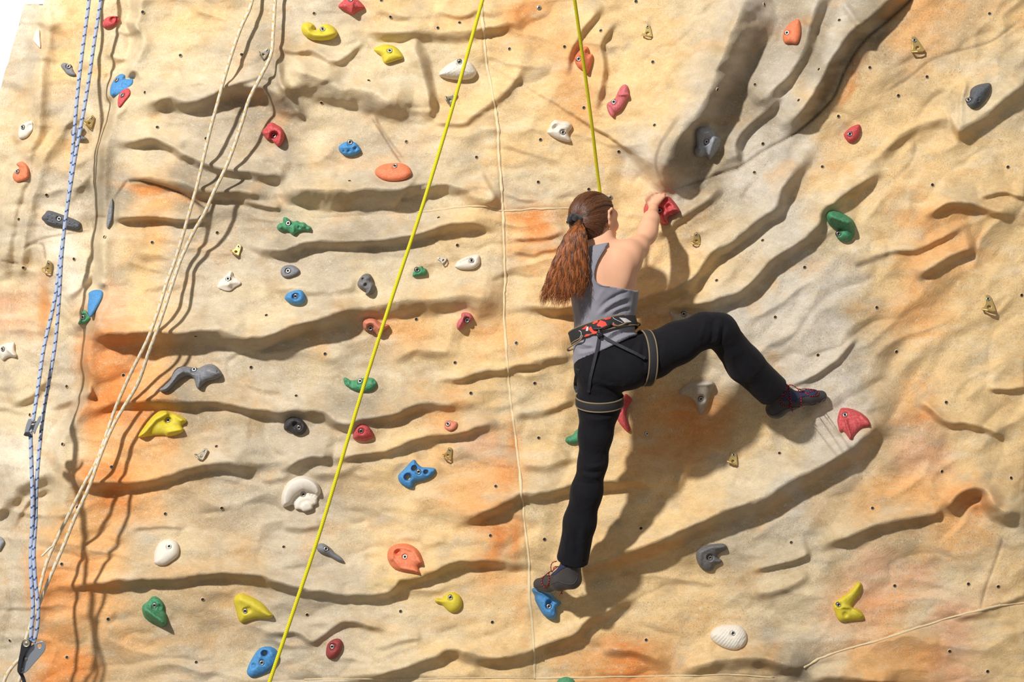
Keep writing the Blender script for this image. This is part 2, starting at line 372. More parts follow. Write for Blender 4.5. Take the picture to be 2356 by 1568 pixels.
 ('H',[(570,420),(590,380),(640,368),(700,385),(780,430),(820,475),(825,560),(815,610),(780,645),(730,650),(680,630),(655,590),(665,550),(700,542),(640,525),(590,490)],22,(677,577),'green',[([(622,425),(765,478)],40,26)],[],[],'green mushroom-shaped hold with a pale cap, right side'),
 ('I',[(0,60),(40,40),(100,30),(130,30),(135,100),(153,140),(140,165),(90,160),(60,170),(30,192),(10,180),(-30,100)],18,(25,90),'white',[([(20,60),(90,110),(130,150)],14,6)],[],[],'white knuckled hold cut by the left edge of the picture'),
 ('I',[(1435,455),(1470,425),(1530,370),(1560,300),(1600,255),(1670,243),(1740,255),(1790,260),(1840,235),(1900,222),(1955,245),(2000,300),(1995,335),(1940,365),(1870,380),(1820,420),(1795,450),(1770,430),(1750,360),(1700,330),(1640,350),(1580,400),(1520,465),(1465,477)],28,(1752,272),'grey',[([(1460,455),(1580,330),(1640,285)],22,5),([(1870,270),(1950,300)],36,8),([(1790,330),(1795,430)],14,5)],[(1960,292,8,6)],[],'long grey whale-shaped hold with a hooked tail'),
 ('I',[(1246,870),(1290,800),(1350,720),(1420,655),(1490,640),(1530,655),(1600,675),(1660,705),(1688,740),(1640,780),(1662,820),(1600,860),(1510,877),(1480,865),(1390,868),(1270,888)],18,(1518,730),'yellow',[([(1270,870),(1400,720),(1500,665)],28,14),([(1520,835),(1640,815)],22,8),([(1590,700),(1640,730)],18,6)],[(1518,725,22,6)],[],'yellow beaked hold right of the cream ropes'),
 ('J',[(785,350),(810,345),(850,370),(910,365),(970,348),(1050,350),(1085,390),(1075,430),(1030,465),(970,475),(890,465),(820,430),(792,395)],20,(936,378),'green',[],[(867,398,28,7),(815,388,13,5),(1060,380,14,5)],[],'green crescent hold crossed by the yellow rope'),
 ('J',[(247,800),(255,745),(300,705),(350,703),(410,725),(450,770),(452,815),(420,855),(370,868),(325,850),(300,830),(260,822)],20,(383,795),'black',[([(270,780),(310,725),(420,750),(440,820)],20,4)],[(350,768,26,10)],[],'black curled hold under the long dark ledge'),
 ('J',[(870,880),(885,820),(920,780),(965,770),(1020,795),(1055,860),(1050,890),(1000,912),(940,917),(885,905)],22,(945,825),'red',[],[(943,815,16,7)],[],'rosy red dome hold just right of the yellow rope'),
 ('J',[(1693,780),(1700,740),(1730,728),(1780,740),(1810,750),(1808,790),(1780,820),(1745,830),(1705,810)],13,(1728,765),'salmon',[],[],[],'tiny orange hold above the cream bolt hanger'),
 ('J',[(1278,1225),(1310,1190),(1350,1150),(1390,1105),(1425,1083),(1445,1110),(1490,1150),(1560,1155),(1612,1165),(1612,1200),(1580,1240),(1520,1270),(1450,1285),(1420,1300),(1415,1338),(1370,1343),(1310,1310),(1280,1265)],20,(1464,1195),'blue',[],[],[(1425,1163,21),(1365,1242,27),(1530,1195,17)],'blue bat-shaped hold pierced by three holes'),
 ('J',[(225,1460),(232,1390),(275,1300),(350,1245),(430,1230),(510,1260),(560,1310),(582,1380),(550,1430),(545,1480),(510,1500),(505,1530),(430,1552),(400,1535),(350,1530),(340,1500),(320,1490),(260,1512),(232,1500)],22,(423,1397),'white',[],[],[],'large white fossil-shell hold with stepped rings'),
 ('K',[(985,530),(1015,490),(1050,510),(1078,545),(1060,580),(1040,610),(1025,680),(1040,750),(1062,810),(1050,835),(1020,825),(970,770),(935,710),(920,650),(950,600)],18,(955,640),'red',[],[],[],'dark red banana hold behind the climber\'s standing thigh'),
 ('K',[(1500,490),(1530,440),(1600,390),(1700,372),(1780,370),(1822,405),(1790,480),(1760,580),(1715,665),(1690,678),(1665,640),(1640,570),(1590,520),(1520,510)],22,(1695,535),'stone',[([(1530,475),(1650,410),(1800,400)],20,7)],[(1700,540,34,7)],[],'stone-grey shark-fin hold below the climber\'s raised thigh'),
 ('K',[(472,905),(490,880),(540,860),(580,810),(620,800),(650,860),(640,920),(580,938),(520,945),(480,930)],16,None,'green',[],[],[],'green hold half hidden behind the climber\'s standing leg'),
 ('L',[(668,720),(690,640),(710,618),(780,622),(870,655),(940,710),(967,760),(960,785),(890,800),(840,845),(790,908),(750,860),(715,825),(690,835),(675,780)],18,(738,683),'red',[([(735,700),(790,890)],14,9),([(740,640),(880,680),(960,770)],16,6)],[(700,740,12,3)],[],'red winged hold right of the climber\'s raised foot'),
 ('M',[(1388,480),(1395,400),(1430,320),(1490,285),(1550,280),(1600,310),(1618,370),(1605,430),(1550,480),(1490,515),(1430,518),(1395,500)],22,(1527,347),'white',[],[],[],'smooth grey-white egg hold, lower left'),
 ('M',[(1283,930),(1285,880),(1330,845),(1370,800),(1410,798),(1450,825),(1478,870),(1480,920),(1500,960),(1508,1020),(1500,1060),(1460,1075),(1400,1050),(1340,1020),(1300,980)],22,(1395,878),'green',[([(1320,920),(1400,980),(1470,1030)],36,26)],[(1440,890,20,5)],[],'green bulbous hold at lower left, casting a long shadow'),
 ('X',[(537,1380),(546,1367),(559,1365),(579,1372),(597,1382),(608,1391),(623,1408),(629,1415),(620,1422),(590,1423),(571,1428),(556,1432),(548,1423),(543,1403)],22,(564.5,1405),'yellow',[([(556,1378),(580,1388),(620,1414)],9,6)],[(572,1402,7,5)],[],'yellow tooth-shaped hold at the lower left'),
 ('M',[(-30,270),(10,260),(42,300),(20,350),(0,385),(-30,380)],12,None,'lgrey',[([(0,290),(30,300)],6,-3)],[],[],'grey hold sliced by the left picture edge, low down'),
 ('X',[(567.6,1545.5),(574,1525),(587,1502),(600,1489),(618,1486),(633,1491),(642,1505),(642,1517),(633,1530),(615,1545),(590,1556),(576,1557)],20,(602.5,1524),'blue',[([(598,1510),(600,1497),(622,1494),(626,1504)],6,5)],[(583,1530,5,7)],[(609,1502,5.5)],'blue looped hold at the bottom beside the yellow rope'),
 ('N',[(542,360),(560,325),(600,318),(640,340),(675,365),(710,405),(760,440),(792,480),(770,488),(710,465),(650,430),(600,415),(560,395)],18,(628,368),'grey',[([(628,370),(629,371)],26,6)],[],[],'narrow grey spike-ended hold, lower middle'),
 ('N',[(1180,430),(1195,370),(1250,330),(1330,318),(1400,335),(1460,380),(1490,440),(1505,505),(1460,530),(1480,600),(1400,585),(1300,570),(1230,540),(1190,480)],22,(1341,441),'orange',[([(1215,460),(1225,390),(1300,345),(1420,380),(1480,490)],20,7),([(1230,450),(1300,540),(1450,570)],16,5)],[(1275,398,26,12)],[],'orange ear-shaped hold in the lower middle'),
 ('N',[(1608,830),(1625,812),(1670,815),(1710,775),(1770,757),(1830,785),(1855,840),(1845,900),(1800,940),(1750,940),(1710,910),(1670,870),(1620,855)],22,(1750,806),'yellow',[],[],[],'yellow pear-shaped hold with a short spout'),
 ('N',[(626,1300),(640,1230),(680,1190),(735,1175),(772,1200),(772,1260),(745,1320),(700,1360),(655,1360),(632,1335)],22,(684,1250),'dred',[],[(684,1240,16,7)],[],'dark red oval hold near the bottom'),
 ('O',[(170,740),(185,718),(240,715),(300,735),(350,770),(390,820),(435,850),(420,880),(395,900),(395,970),(380,1000),(335,1003),(280,970),(235,900),(200,830),(195,790)],36,(325,887),'blue',[([(200,740),(350,790)],22,10),([(375,960),(390,870)],12,5)],[(330,860,30,16)],[],'blue hold under the climber\'s standing foot'),
 ('O',[(1650,430),(1665,380),(1720,345),(1800,325),(1890,320),(1930,345),(1925,375),(1870,400),(1840,440),(1885,470),(1875,495),(1820,520),(1800,560),(1750,570),(1700,545),(1665,490)],20,(1779,446),'mgrey',[([(1690,500),(1690,400),(1800,350),(1910,350)],20,6)],[(1790,440,24,4)],[],'grey crab-claw hold, lower right of the standing foot'),
 ('O',[(1777,1150),(1790,1110),(1850,1065),(1950,1050),(2040,1055),(2100,1110),(2112,1180),(2085,1240),(2020,1278),(1940,1272),(1850,1235),(1795,1190)],20,(1985,1130),'white',[],[],[],'cream egg hold combed with diagonal ribs, bottom right'),
 ('X',[(1280,1572),(1288,1560),(1303,1556),(1318,1561),(1326,1575),(1320,1590),(1290,1592)],16,None,'green',[],[],[],'green hold peeping over the bottom edge of the picture'),
 ('Q',[(635,900),(640,860),(700,805),(770,760),(820,700),(850,668),(885,675),(892,720),(870,780),(830,830),(800,890),(860,910),(905,960),(905,1000),(870,1012),(780,1018),(710,1028),(670,1000),(650,950)],18,(679,871),'yellow',[([(660,890),(800,900),(890,970)],12,6),([(720,820),(860,700)],26,4)],[(740,960,24,5)],[],'yellow wishbone-shaped hold, bottom right'),
]
# ------------------------------------------------------------ the wall relief
xs = np.concatenate([np.arange(-500, 0, 10), np.arange(0, 2356, 2.9), np.arange(2356, 2820, 10)])
ys = np.concatenate([np.arange(-360, 0, 10), np.arange(0, 1568, 2.9), np.arange(1568, 2200, 10)])
GX, GY = np.meshgrid(xs, ys)          # [row, col]
wx = GX+26*fbm(GX/90, GY/90, 3, 3); wy = GY+22*fbm(GX/80, GY/80, 9, 3)
sx = GX+7*fbm(GX/38, GY/38, 31, 3); sy = GY+9*fbm(GX/34, GY/34, 37, 3)
HT = np.zeros_like(GX)                # height in photo pixels
# ledges: (points left-to-right with the drop below; height, drop width, reach of the swelling above)
LEDGES = [
 ([(300,245),(345,235),(385,222),(430,230),(480,215),(530,197),(575,195),(625,205),(655,235),(690,275)],42,40,60),
 ([(500,205),(560,182),(600,172),(640,190),(660,225)],16,18,30),
 ([(245,310),(300,325),(345,312),(375,325),(420,350),(470,370),(520,385),(580,392),(640,400),(668,405)],30,26,50),
 ([(290,408),(340,404),(400,412),(450,430),(500,440),(560,440),(640,455)],34,34,45),
 ([(255,500),(300,497),(370,500),(440,505),(485,495)],30,12,55),
 ([(550,462),(600,470),(650,480)],14,14,16),
 ([(640,445),(690,432),(760,435),(840,430),(900,431),(937,428),(945,450)],56,55,60),
 ([(950,445),(1000,425),(1050,430),(1110,455),(1150,470)],22,32,40),
 ([(560,560),(600,568),(650,572),(700,556),(760,550),(830,552),(900,545),(950,538),(1010,520),(1050,510),(1110,515),(1155,522)],36,27,50),
 ([(620,655),(700,668),(770,665),(850,648)],11,26,40),
 ([(205,800),(225,775),(250,763),(330,760),(420,762),(470,755),(530,765),(570,775),(620,765),(660,750),(720,735),(780,715),(850,705)],62,46,80),
 ([(700,742),(780,715),(850,705),(930,690),(1000,685),(1060,678),(1110,680),(1165,692)],40,60,60),
 ([(890,832),(935,810),(960,800),(1000,803),(1050,815)],13,26,30),
 ([(990,872),(1060,865),(1110,855),(1160,845),(1230,830),(1280,818),(1315,822)],20,22,35),
 ([(175,972),(215,945),(260,925),(330,920),(380,918),(430,922),(480,920),(520,925),(560,935),(600,942),(650,945),(690,940),(740,945),(770,965),(800,972),(850,960),(900,950),(950,930),(1000,922),(1050,930),(1135,925)],36,27,70),
 ([(150,1112),(180,1100),(210,1108),(260,1108),(320,1105),(380,1090),(430,1075),(480,1065),(520,1060),(560,1070),(620,1078)],38,30,60),
 ([(645,1082),(690,1055),(725,1045),(765,1052)],30,28,30),
 ([(745,1058),(800,1048),(850,1040),(900,1030),(950,1010),(1000,1000),(1060,990),(1110,975),(1165,972)],24,19,40),
 ([(590,1100),(650,1098),(740,1090),(830,1070)],10,22,25),
 ([(1030,1195),(1080,1185),(1130,1165),(1180,1140),(1200,1132),(1260,1125),(1320,1110),(1380,1105),(1440,1100),(1480,1105),(1535,1125)],38,34,60),
 ([(100,1362),(130,1345),(180,1343),(240,1335),(300,1330),(360,1330),(420,1328),(470,1318),(520,1318),(590,1320),(630,1335),(690,1350),(760,1360),(830,1366),(890,1360),(918,1335),(945,1325),(1000,1310),(1050,1290),(1100,1285),(1160,1288),(1215,1295),(1260,1302)],34,25,70),
 ([(1230,1302),(1350,1298),(1450,1262),(1580,1210),(1660,1172),(1740,1148),(1800,1110),(1860,1080),(1930,1040),(2000,990),(2065,950)],60,48,80),
 ([(600,1450),(640,1453),(690,1455),(720,1470),(760,1445),(790,1428),(850,1435),(890,1450)],16,17,30),
 ([(860,1490),(930,1470),(970,1462)],8,16,20),
 ([(700,1562),(800,1552),(880,1545),(960,1520),(1000,1505),(1030,1490),(1080,1500),(1140,1510),(1200,1500),(1225,1490),(1270,1475),(1320,1455),(1350,1425),(1400,1400),(1440,1380),(1500,1368)],36,30,60),
 ([(1380,1488),(1430,1492),(1480,1502),(1545,1528)],14,26,30),
 ([(1550,1550),(1620,1520),(1690,1512),(1750,1510),(1800,1525),(1870,1545)],28,36,40),
 ([(300,1215),(340,1210),(380,1208),(430,1215)],8,10,20),
 ([(650,1210),(690,1215),(740,1208)],8,16,25),
 ([(640,110),(680,118),(720,115),(770,138),(800,120),(845,85)],16,18,25),
 ([(655,165),(700,165),(740,175),(790,200),(850,205),(900,225),(965,240)],50,66,60),
 ([(990,278),(985,230),(975,180),(960,130),(940,90)],34,30,60),
 ([(840,75),(880,72),(950,70),(1050,72),(1120,62),(1180,50),(1205,78)],24,36,40),
 ([(990,272),(1030,280),(1070,278),(1120,240),(1180,190),(1200,150)],15,22,30),
 ([(930,375),(880,310),(853,265)],10,10,20),
 ([(700,275),(672,235),(645,180),(630,110)],0,12,20),
 ([(630,110),(645,180),(672,235),(700,275)],22,16,30),
 ([(1105,395),(1120,430),(1145,470)][::-1],8,12,20),
 ([(860,15),(950,45),(1010,60)],10,22,30),
 ([(1000,20),(1060,35),(1100,20),(1150,40)],12,20,30),
 # left recess
 ([(110,-40),(112,60),(95,150),(85,300),(45,430),(20,560),(5,650)],44,60,60),
 ([(180,230),(150,290),(110,350),(78,450),(55,560),(45,680)],24,26,50),
 ([(230,330),(215,390),(180,430),(150,480)],12,30,30),
 ([(110,560),(108,640),(115,700),(100,790)],12,18,40),
 ([(20,925),(60,912),(90,890),(108,870)],22,22,40),
 ([(110,935),(160,920),(200,905),(215,900)],22,22,40),
 ([(-40,1200),(0,1160),(40,1120),(90,1095),(135,1080)],36,42,60),
 ([(30,1210),(50,1170),(90,1130),(120,1120)],12,16,20),
 ([(150,690),(200,640),(225,600)],14,20,30),
 ([(255,60),(290,75),(325,65)],8,14,20),([(240,120),(280,132),(320,122)],10,14,20),([(250,170),(300,165)],8,14,20),
 # right of the seam
 ([(1490,425),(1520,390),(1545,330),(1570,282),(1602,250),(1640,180),(1662,120),(1682,70),(1712,0),(1730,-60)],102,96,110),
 ([(1730,248),(1760,222),(1810,172),(1840,122),(1862,60),(1880,0),(1900,-60)],32,34,50),
 ([(1700,392),(1690,330),(1710,292),(1760,250),(1800,212)],26,24,40),
 ([(1775,305),(1845,248),(1882,195),(1905,142),(1945,78),(2002,32),(2062,-25),(2100,-80)],58,44,60),
 ([(1940,0),(1965,40),(1990,70)],14,20,20),
 ([(1495,548),(1540,512),(1590,480),(1630,450),(1662,415)],20,24,30),
 ([(1165,690),(1220,700),(1290,705),(1400,695),(1470,688),(1530,670),(1580,645),(1610,615),(1640,575),(1690,550),(1740,505),(1780,480),(1800,430),(1845,365),(1870,330)],40,32,70),
 ([(1490,730),(1560,702),(1640,690),(1720,655),(1770,600),(1830,560),(1880,515),(1900,480),(1950,440),(2000,405),(2040,385)],34,28,60),
 ([(2020,370),(2050,325),(2100,292),(2150,272),(2200,282)],16,34,30),
 ([(2190,300),(2210,292),(2260,262),(2310,222),(2380,165)],34,36,50),
 ([(2210,295),(2212,240),(2222,180)][::-1],10,10,30),
 ([(2120,500),(2180,465),(2230,463),(2280,478),(2335,492)],26,26,30),
 ([(2250,450),(2310,440),(2370,458)],14,12,20),
 ([(2030,575),(2100,572),(2150,552),(2215,518)],16,15,30),
 ([(2105,638),(2160,602),(2210,577),(2245,566)],28,26,40),
 ([(1960,605),(2000,592),(2045,575)],10,18,30),
 ([(1800,892),(1870,862),(1920,828),(1945,800),(1975,772)],16,14,30),
 ([(2110,912),(2150,945),(2185,970),(2235,972),(2280,990),(2330,1006)],22,20,30),
 ([(2270,893),(2320,896),(2380,888)],16,12,30),
 ([(2165,1180),(2185,1155),(2210,1130),(2240,1118),(2272,1128),(2292,1162),(2322,1176),(2380,1182)],44,44,50),
 ([(1880,1255),(1950,1230),(2010,1205),(2080,1190),(2140,1180),(2175,1172)],30,30,50),
 ([(1725,1312),(1790,1295),(1840,1280),(1865,1272)],20,14,30),
 ([(1735,1365),(1800,1352),(1860,1318)],12,24,30),
 ([(2185,1175),(2155,1110),(2132,1045),(2085,995)],0,15,20),
 ([(1175,948),(1250,940),(1325,912)],17,22,40),
 ([(1195,1062),(1260,1068),(1310,1042)],16,28,35),
 ([(1180,545),(1230,548),(1300,530)],10,13,20),([(1180,578),(1230,580),(1300,568)],10,12,20),
 ([(1298,172),(1325,92),(1350,50),(1388,12)],20,17,40),
 ([(1365,262),(1388,160),(1380,100),(1412,48)],18,17,40),
 ([(1500,780),(1560,770),(1600,800)],6,20,30),
 ([(1555,1125),(1575,1075),(1560,1040)],10,14,30),
 ([(2200,1420),(2280,1395),(2380,1360)],8,14,30),
 ([(1860,1560),(1930,1552),(2000,1562),(2060,1580)],24,26,40),
 ([(1700,900),(1745,880),(1775,850)],6,14,20),
 ([(1680,1000),(1730,960),(1770,935)],0,12,30),
]
FIX = 1.2
for pts, A, w, L in LEDGES:
    if A == 0: continue
    p = catmull(pts, 4)
    n = len(p); t = np.linspace(0, 1, n)
    amp = np.clip(np.minimum(t, 1-t)/0.16, 0, 1); amp = amp*amp*(3-2*amp)
    m = 4*L+40
    c0, c1 = np.searchsorted(xs, [p[:, 0].min()-m, p[:, 0].max()+m]); r0, r1 = np.searchsorted(ys, [p[:, 1].min()-m, p[:, 1].max()+m])
    sl = (slice(r0, r1), slice(c0, c1))
    X = sx[sl]; Y = sy[sl]
    d, s, a = polydist(X, Y, p, amp)
    ww = w*(0.85+0.5*fbm(GX[sl]/70, GY[sl]/70, int(pts[0][0]) % 97, 2))
    tt = np.clip(d/ww, 0, 1)
    below = 1-tt*tt*(3-2*tt)
    above = 0.72*np.exp(-d/L)+0.28*np.exp(-(d/(L*0.3))**2)
    HT[sl] += FIX*A*a*np.where(s > 0, below, above)
# dents and cracks
def groove(pts, depth, w):
    p = catmull(pts, 5); X = sx; Y = sy
    c0, c1 = np.searchsorted(xs, [p[:, 0].min()-30, p[:, 0].max()+30]); r0, r1 = np.searchsorted(ys, [p[:, 1].min()-30, p[:, 1].max()+30])
    sl = (slice(r0, r1), slice(c0, c1)); n = len(p); t = np.linspace(0, 1, n)
    d, s, a = polydist(GX[sl], GY[sl], p, np.clip(np.minimum(t, 1-t)/0.08, 0, 1))
    HT[sl] -= depth*a*np.exp(-(d/w)**2)
    return sl, d, a
for x, y, rx, ry, ang, dep in [(1620,960,120,90,-20,30),(590,240,70,30,10,16),(1540,1000,80,60,0,10),(2110,340,70,40,-25,14),(1080,230,70,50,-30,16),
        (720,290,60,30,0,8),(350,640,90,50,0,8),(560,700,110,60,0,-10),(1230,790,60,40,0,-22),(1860,740,140,70,-20,-16),(2050,760,40,70,10,-8),(400,1280,110,50,0,-8),
        (1000,1180,90,60,0,-10),(640,1230,60,30,0,10),(2080,1330,120,60,-15,8),(1450,1330,90,50,0,8),(1020,330,60,50,0,-8),(1480,180,60,90,-20,-8),(2240,940,50,40,0,-10),(2180,1070,30,50,0,12),(2230,820,50,25,-20,-8),
        (2000,830,30,60,20,6),(2060,820,20,40,30,12),(1230,1150,30,20,0,-8),(750,1140,90,40,0,10),(940,1230,20,60,0,-6),(1130,310,20,90,0,-5),(1200,120,30,40,0,-16)]:
    ca, sa = math.cos(math.radians(ang)), math.sin(math.radians(ang))
    u = (GX-x)*ca+(GY-y)*sa; v = -(GX-x)*sa+(GY-y)*ca
    HT -= dep*np.exp(-((u/rx)**2+(v/ry)**2))
aR = np.clip((GX-1250)/450, 0, 1)*np.clip((1350-GY)/500+.3, .3, 1); aR = aR*aR*(3-2*aR)
cR, sR = math.cos(math.radians(-40)), math.sin(math.radians(-40)); ru = wx*cR+wy*sR; rv = -wx*sR+wy*cR
two = lambda f: f(wx, wy)*(1-aR)+f(ru, rv)*aR
HT += 24*fbm(wx/230, wy/150, 21, 2)+two(lambda u, v: 12*fbm(u/120+v/260, v/60, 25, 2)+5*fbm(u/52+v/90, v/34, 28, 2))
HT += two(lambda u, v: 8*np.clip(1-np.abs(2*fbm(u/190+v/260, v/75-u/500, 41, 2))*2.4, 0, 1)**1.5-5*np.clip(1-np.abs(2*fbm(u/160-v/300, v/85+u/600, 47, 2))*3, 0, 1)**2)   # soft creases
HT += 2.2*fbm(sx/24, sy/14, 55, 3)
# the main face stands well in front of the left bay
EDGE = [(335,-420),(325,0),(312,50),(330,90),(318,130),(300,170),(282,230),(258,300),(243,350),(240,430),(245,500),(236,560),(240,620),(230,700),(214,770),(205,830),(212,880),(190,945),(152,1000),(137,1050),(150,1110),(142,1190),(112,1270),(97,1360),(62,1500),(40,1600),(0,1900),(-40,2300)]
ec = catmull(EDGE, 6); sd = -(GX+6*fbm(GX/30, GY/30, 77, 2)-np.interp(GY, ec[:, 1], ec[:, 0]))*0.95
#      # >0: left bay (drop side)
lo_ = np.clip((GY-850)/500, 0, 1)
stepH = 100-62*lo_; stepW = 26+34*lo_
t = np.clip(sd/stepW, 0, 1); HT -= stepH*t*t*(3-2*t)
HT -= np.clip((sd-60)/420, 0, 1)**1.2*170
HT += 8*np.exp(-(sd/16)**2)*(sd < 0)+8*np.exp(-(sd/16)**2)*(sd >= 0)
bay = np.clip((sd-10)/40, 0, 1)
HT += bay*(22*fbm(wx/50-wy/300, wy/230, 91, 3))
SEAM_V = [(1104,-360),(1108,0),(1112,60),(1118,130),(1128,190),(1140,250),(1146,300),(1150,380),(1155,440),(1157,485),(1160,560),(1162,640),(1160,700),(1164,790),(1172,890),(1180,960),(1192,1050),(1200,1130),(1208,1210),(1217,1290),(1220,1380),(1228,1480),(1230,1560),(1236,2200)]
SEAM_H = [(236,560),(262,470),(285,430),(300,416),(340,420),(400,438),(440,458),(482,486),(540,495),(640,500),(700,503),(770,500),(840,495),(900,492),(960,488),(1040,478),(1110,474),(1157,485),(1230,480),(1318,478),(1400,495),(1470,462),(1540,438),(1600,420),(1650,402),(1695,388),(1760,345),(1822,312),(1880,265),(1920,220),(1945,160),(1985,98),(2040,50),(2100,-5),(2160,-80),(2400,-360),(2900,-700)]
SEAM_B = [(-600,1600),(40,1590),(400,1582),(700,1562),(900,1560),(1230,1560),(1400,1556),(1640,1552),(1780,1556),(1850,1536),(1900,1508),(2000,1478),(2120,1440),(2230,1408),(2300,1392),(2356,1386),(2900,1340)]
groove(SEAM_V, 4.0, 3.0)
slh, dh, ah = groove([q for q in SEAM_H if q[0] < 500], 8.0, 3.0)
slg, dg, ag = groove([q for q in SEAM_H if q[0] > 1530 and q[1] > -200], 6.0, 2.8)
groove([q for q in SEAM_H if 490 < q[0] < 1330], 3.5, 3.0)
groove(SEAM_B, 4.0, 3.0)
CR = [groove(q, 4.0, 2.4) for q in ([(0,598),(22,603),(45,605)],[(55,570),(100,548),(150,538),(212,530)],[(215,530),(218,500),(248,498)],[(52,575),(70,562),(98,562),(105,600)],
      [(853,268),(880,310),(905,350),(925,378)],[(2036,214),(2090,180),(2140,140),(2200,118),(2280,95),(2356,40)],[(1700,392),(1690,385),(1640,405)],
      [(2310,1230),(2290,1290),(2268,1350),(2255,1400)])]
def blur(A, n=1):
    for _ in range(n):
        B = A.copy(); B[1:-1] = 0.25*A[:-2]+0.5*A[1:-1]+0.25*A[2:]; A = B
        B = A.copy(); B[:, 1:-1] = 0.25*A[:, :-2]+0.5*A[:, 1:-1]+0.25*A[:, 2:]; A = B
    return A
HT = blur(HT, 1)
# the shell is flat where a hold is bolted on
BASES = []
for hd in HOLDS:
    poly = catmull([tp(hd[0], p) for p in hd[1]], 3, True)
    cxy = (poly.min(0)+poly.max(0))/2; R = (poly.max(0)-poly.min(0)).max()/2
    c0, c1 = np.searchsorted(xs, [cxy[0]-R-24, cxy[0]+R+24]); r0, r1 = np.searchsorted(ys, [cxy[1]-R-24, cxy[1]+R+24]); sl = (slice(r0, r1), slice(c0, c1))
    gx = GX[sl]-cxy[0]; gy = GY[sl]-cxy[1]; pd = -polysdf(GX[sl], GY[sl], poly); m = pd < 6
    A_ = np.stack([gx[m], gy[m], np.ones(m.sum())], -1); co = np.linalg.lstsq(A_, HT[sl][m], rcond=None)[0]
    co[:2] = np.clip(co[:2], -0.55, 0.55)
    w_ = 1-np.clip((pd+2)/20, 0, 1); w_ = 0.85*w_*w_*(3-2*w_)
    HT[sl] = HT[sl]*(1-w_)+(gx*co[0]+gy*co[1]+co[2])*w_
    BASES.append((poly, cxy, R, co))
MED = np.median(HT); HT = HT-MED
HTm = HT*S
def wall_h(px, py):
    px = np.asarray(px, float); py = np.asarray(py, float)
    i = np.clip(np.searchsorted(xs, px)-1, 0, len(xs)-2); j = np.clip(np.searchsorted(ys, py)-1, 0, len(ys)-2)
    fx = np.clip((px-xs[i])/(xs[i+1]-xs[i]), 0, 1); fy = np.clip((py-ys[j])/(ys[j+1]-ys[j]), 0, 1)
    return (HTm[j, i]*(1-fx)+HTm[j, i+1]*fx)*(1-fy)+(HTm[j+1, i]*(1-fx)+HTm[j+1, i+1]*fx)*fy

# ------------------------------------------------------------ the wall paint (brushed colours of the artificial rock)
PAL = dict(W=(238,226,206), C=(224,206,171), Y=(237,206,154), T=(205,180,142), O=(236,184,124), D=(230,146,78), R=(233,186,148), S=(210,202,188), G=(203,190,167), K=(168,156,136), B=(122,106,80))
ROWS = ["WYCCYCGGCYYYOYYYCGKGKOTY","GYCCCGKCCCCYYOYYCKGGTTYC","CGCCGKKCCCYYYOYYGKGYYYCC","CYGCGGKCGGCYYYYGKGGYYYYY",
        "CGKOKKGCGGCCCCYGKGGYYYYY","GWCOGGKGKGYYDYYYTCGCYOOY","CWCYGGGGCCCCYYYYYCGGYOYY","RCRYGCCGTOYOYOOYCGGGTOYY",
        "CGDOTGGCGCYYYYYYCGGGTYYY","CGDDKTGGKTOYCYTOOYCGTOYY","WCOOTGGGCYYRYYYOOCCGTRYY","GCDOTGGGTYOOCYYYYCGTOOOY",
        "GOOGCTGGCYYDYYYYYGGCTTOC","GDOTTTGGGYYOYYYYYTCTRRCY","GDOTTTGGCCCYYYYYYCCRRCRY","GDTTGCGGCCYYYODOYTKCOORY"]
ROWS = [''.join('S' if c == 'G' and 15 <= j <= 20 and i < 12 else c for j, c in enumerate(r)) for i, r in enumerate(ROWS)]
PG = np.array([[PAL[c] for c in r] for r in ROWS], float)
def samp(px, py):
    u = np.clip((px-49)/98.17, 0, 22.999); v = np.clip((py-49)/98, 0, 14.999)
    i = u.astype(int); j = v.astype(int); fx = u-i; fy = v-j
    fx = fx; fy = fy
    fx = (fx*fx*(3-2*fx))[..., None]; fy = (fy*fy*(3-2*fy))[..., None]
    return (PG[j, i]*(1-fx)+PG[j, i+1]*fx)*(1-fy)+(PG[j+1, i]*(1-fx)+PG[j+1, i+1]*fx)*fy
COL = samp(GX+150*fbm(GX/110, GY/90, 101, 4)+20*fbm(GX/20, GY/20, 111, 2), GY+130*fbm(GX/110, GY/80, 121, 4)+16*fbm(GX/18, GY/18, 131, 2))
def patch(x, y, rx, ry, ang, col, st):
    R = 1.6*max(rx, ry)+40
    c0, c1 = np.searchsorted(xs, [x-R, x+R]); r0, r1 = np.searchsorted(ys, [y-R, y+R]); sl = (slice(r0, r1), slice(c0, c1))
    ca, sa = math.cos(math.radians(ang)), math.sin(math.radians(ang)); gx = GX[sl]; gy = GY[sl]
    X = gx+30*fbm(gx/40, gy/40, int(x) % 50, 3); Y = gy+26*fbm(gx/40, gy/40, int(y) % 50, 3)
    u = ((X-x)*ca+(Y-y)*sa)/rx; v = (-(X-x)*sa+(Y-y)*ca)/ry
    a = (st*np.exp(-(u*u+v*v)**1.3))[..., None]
    COL[sl] = COL[sl]*(1-a)+np.array(PAL[col] if isinstance(col, str) else col, float)*a
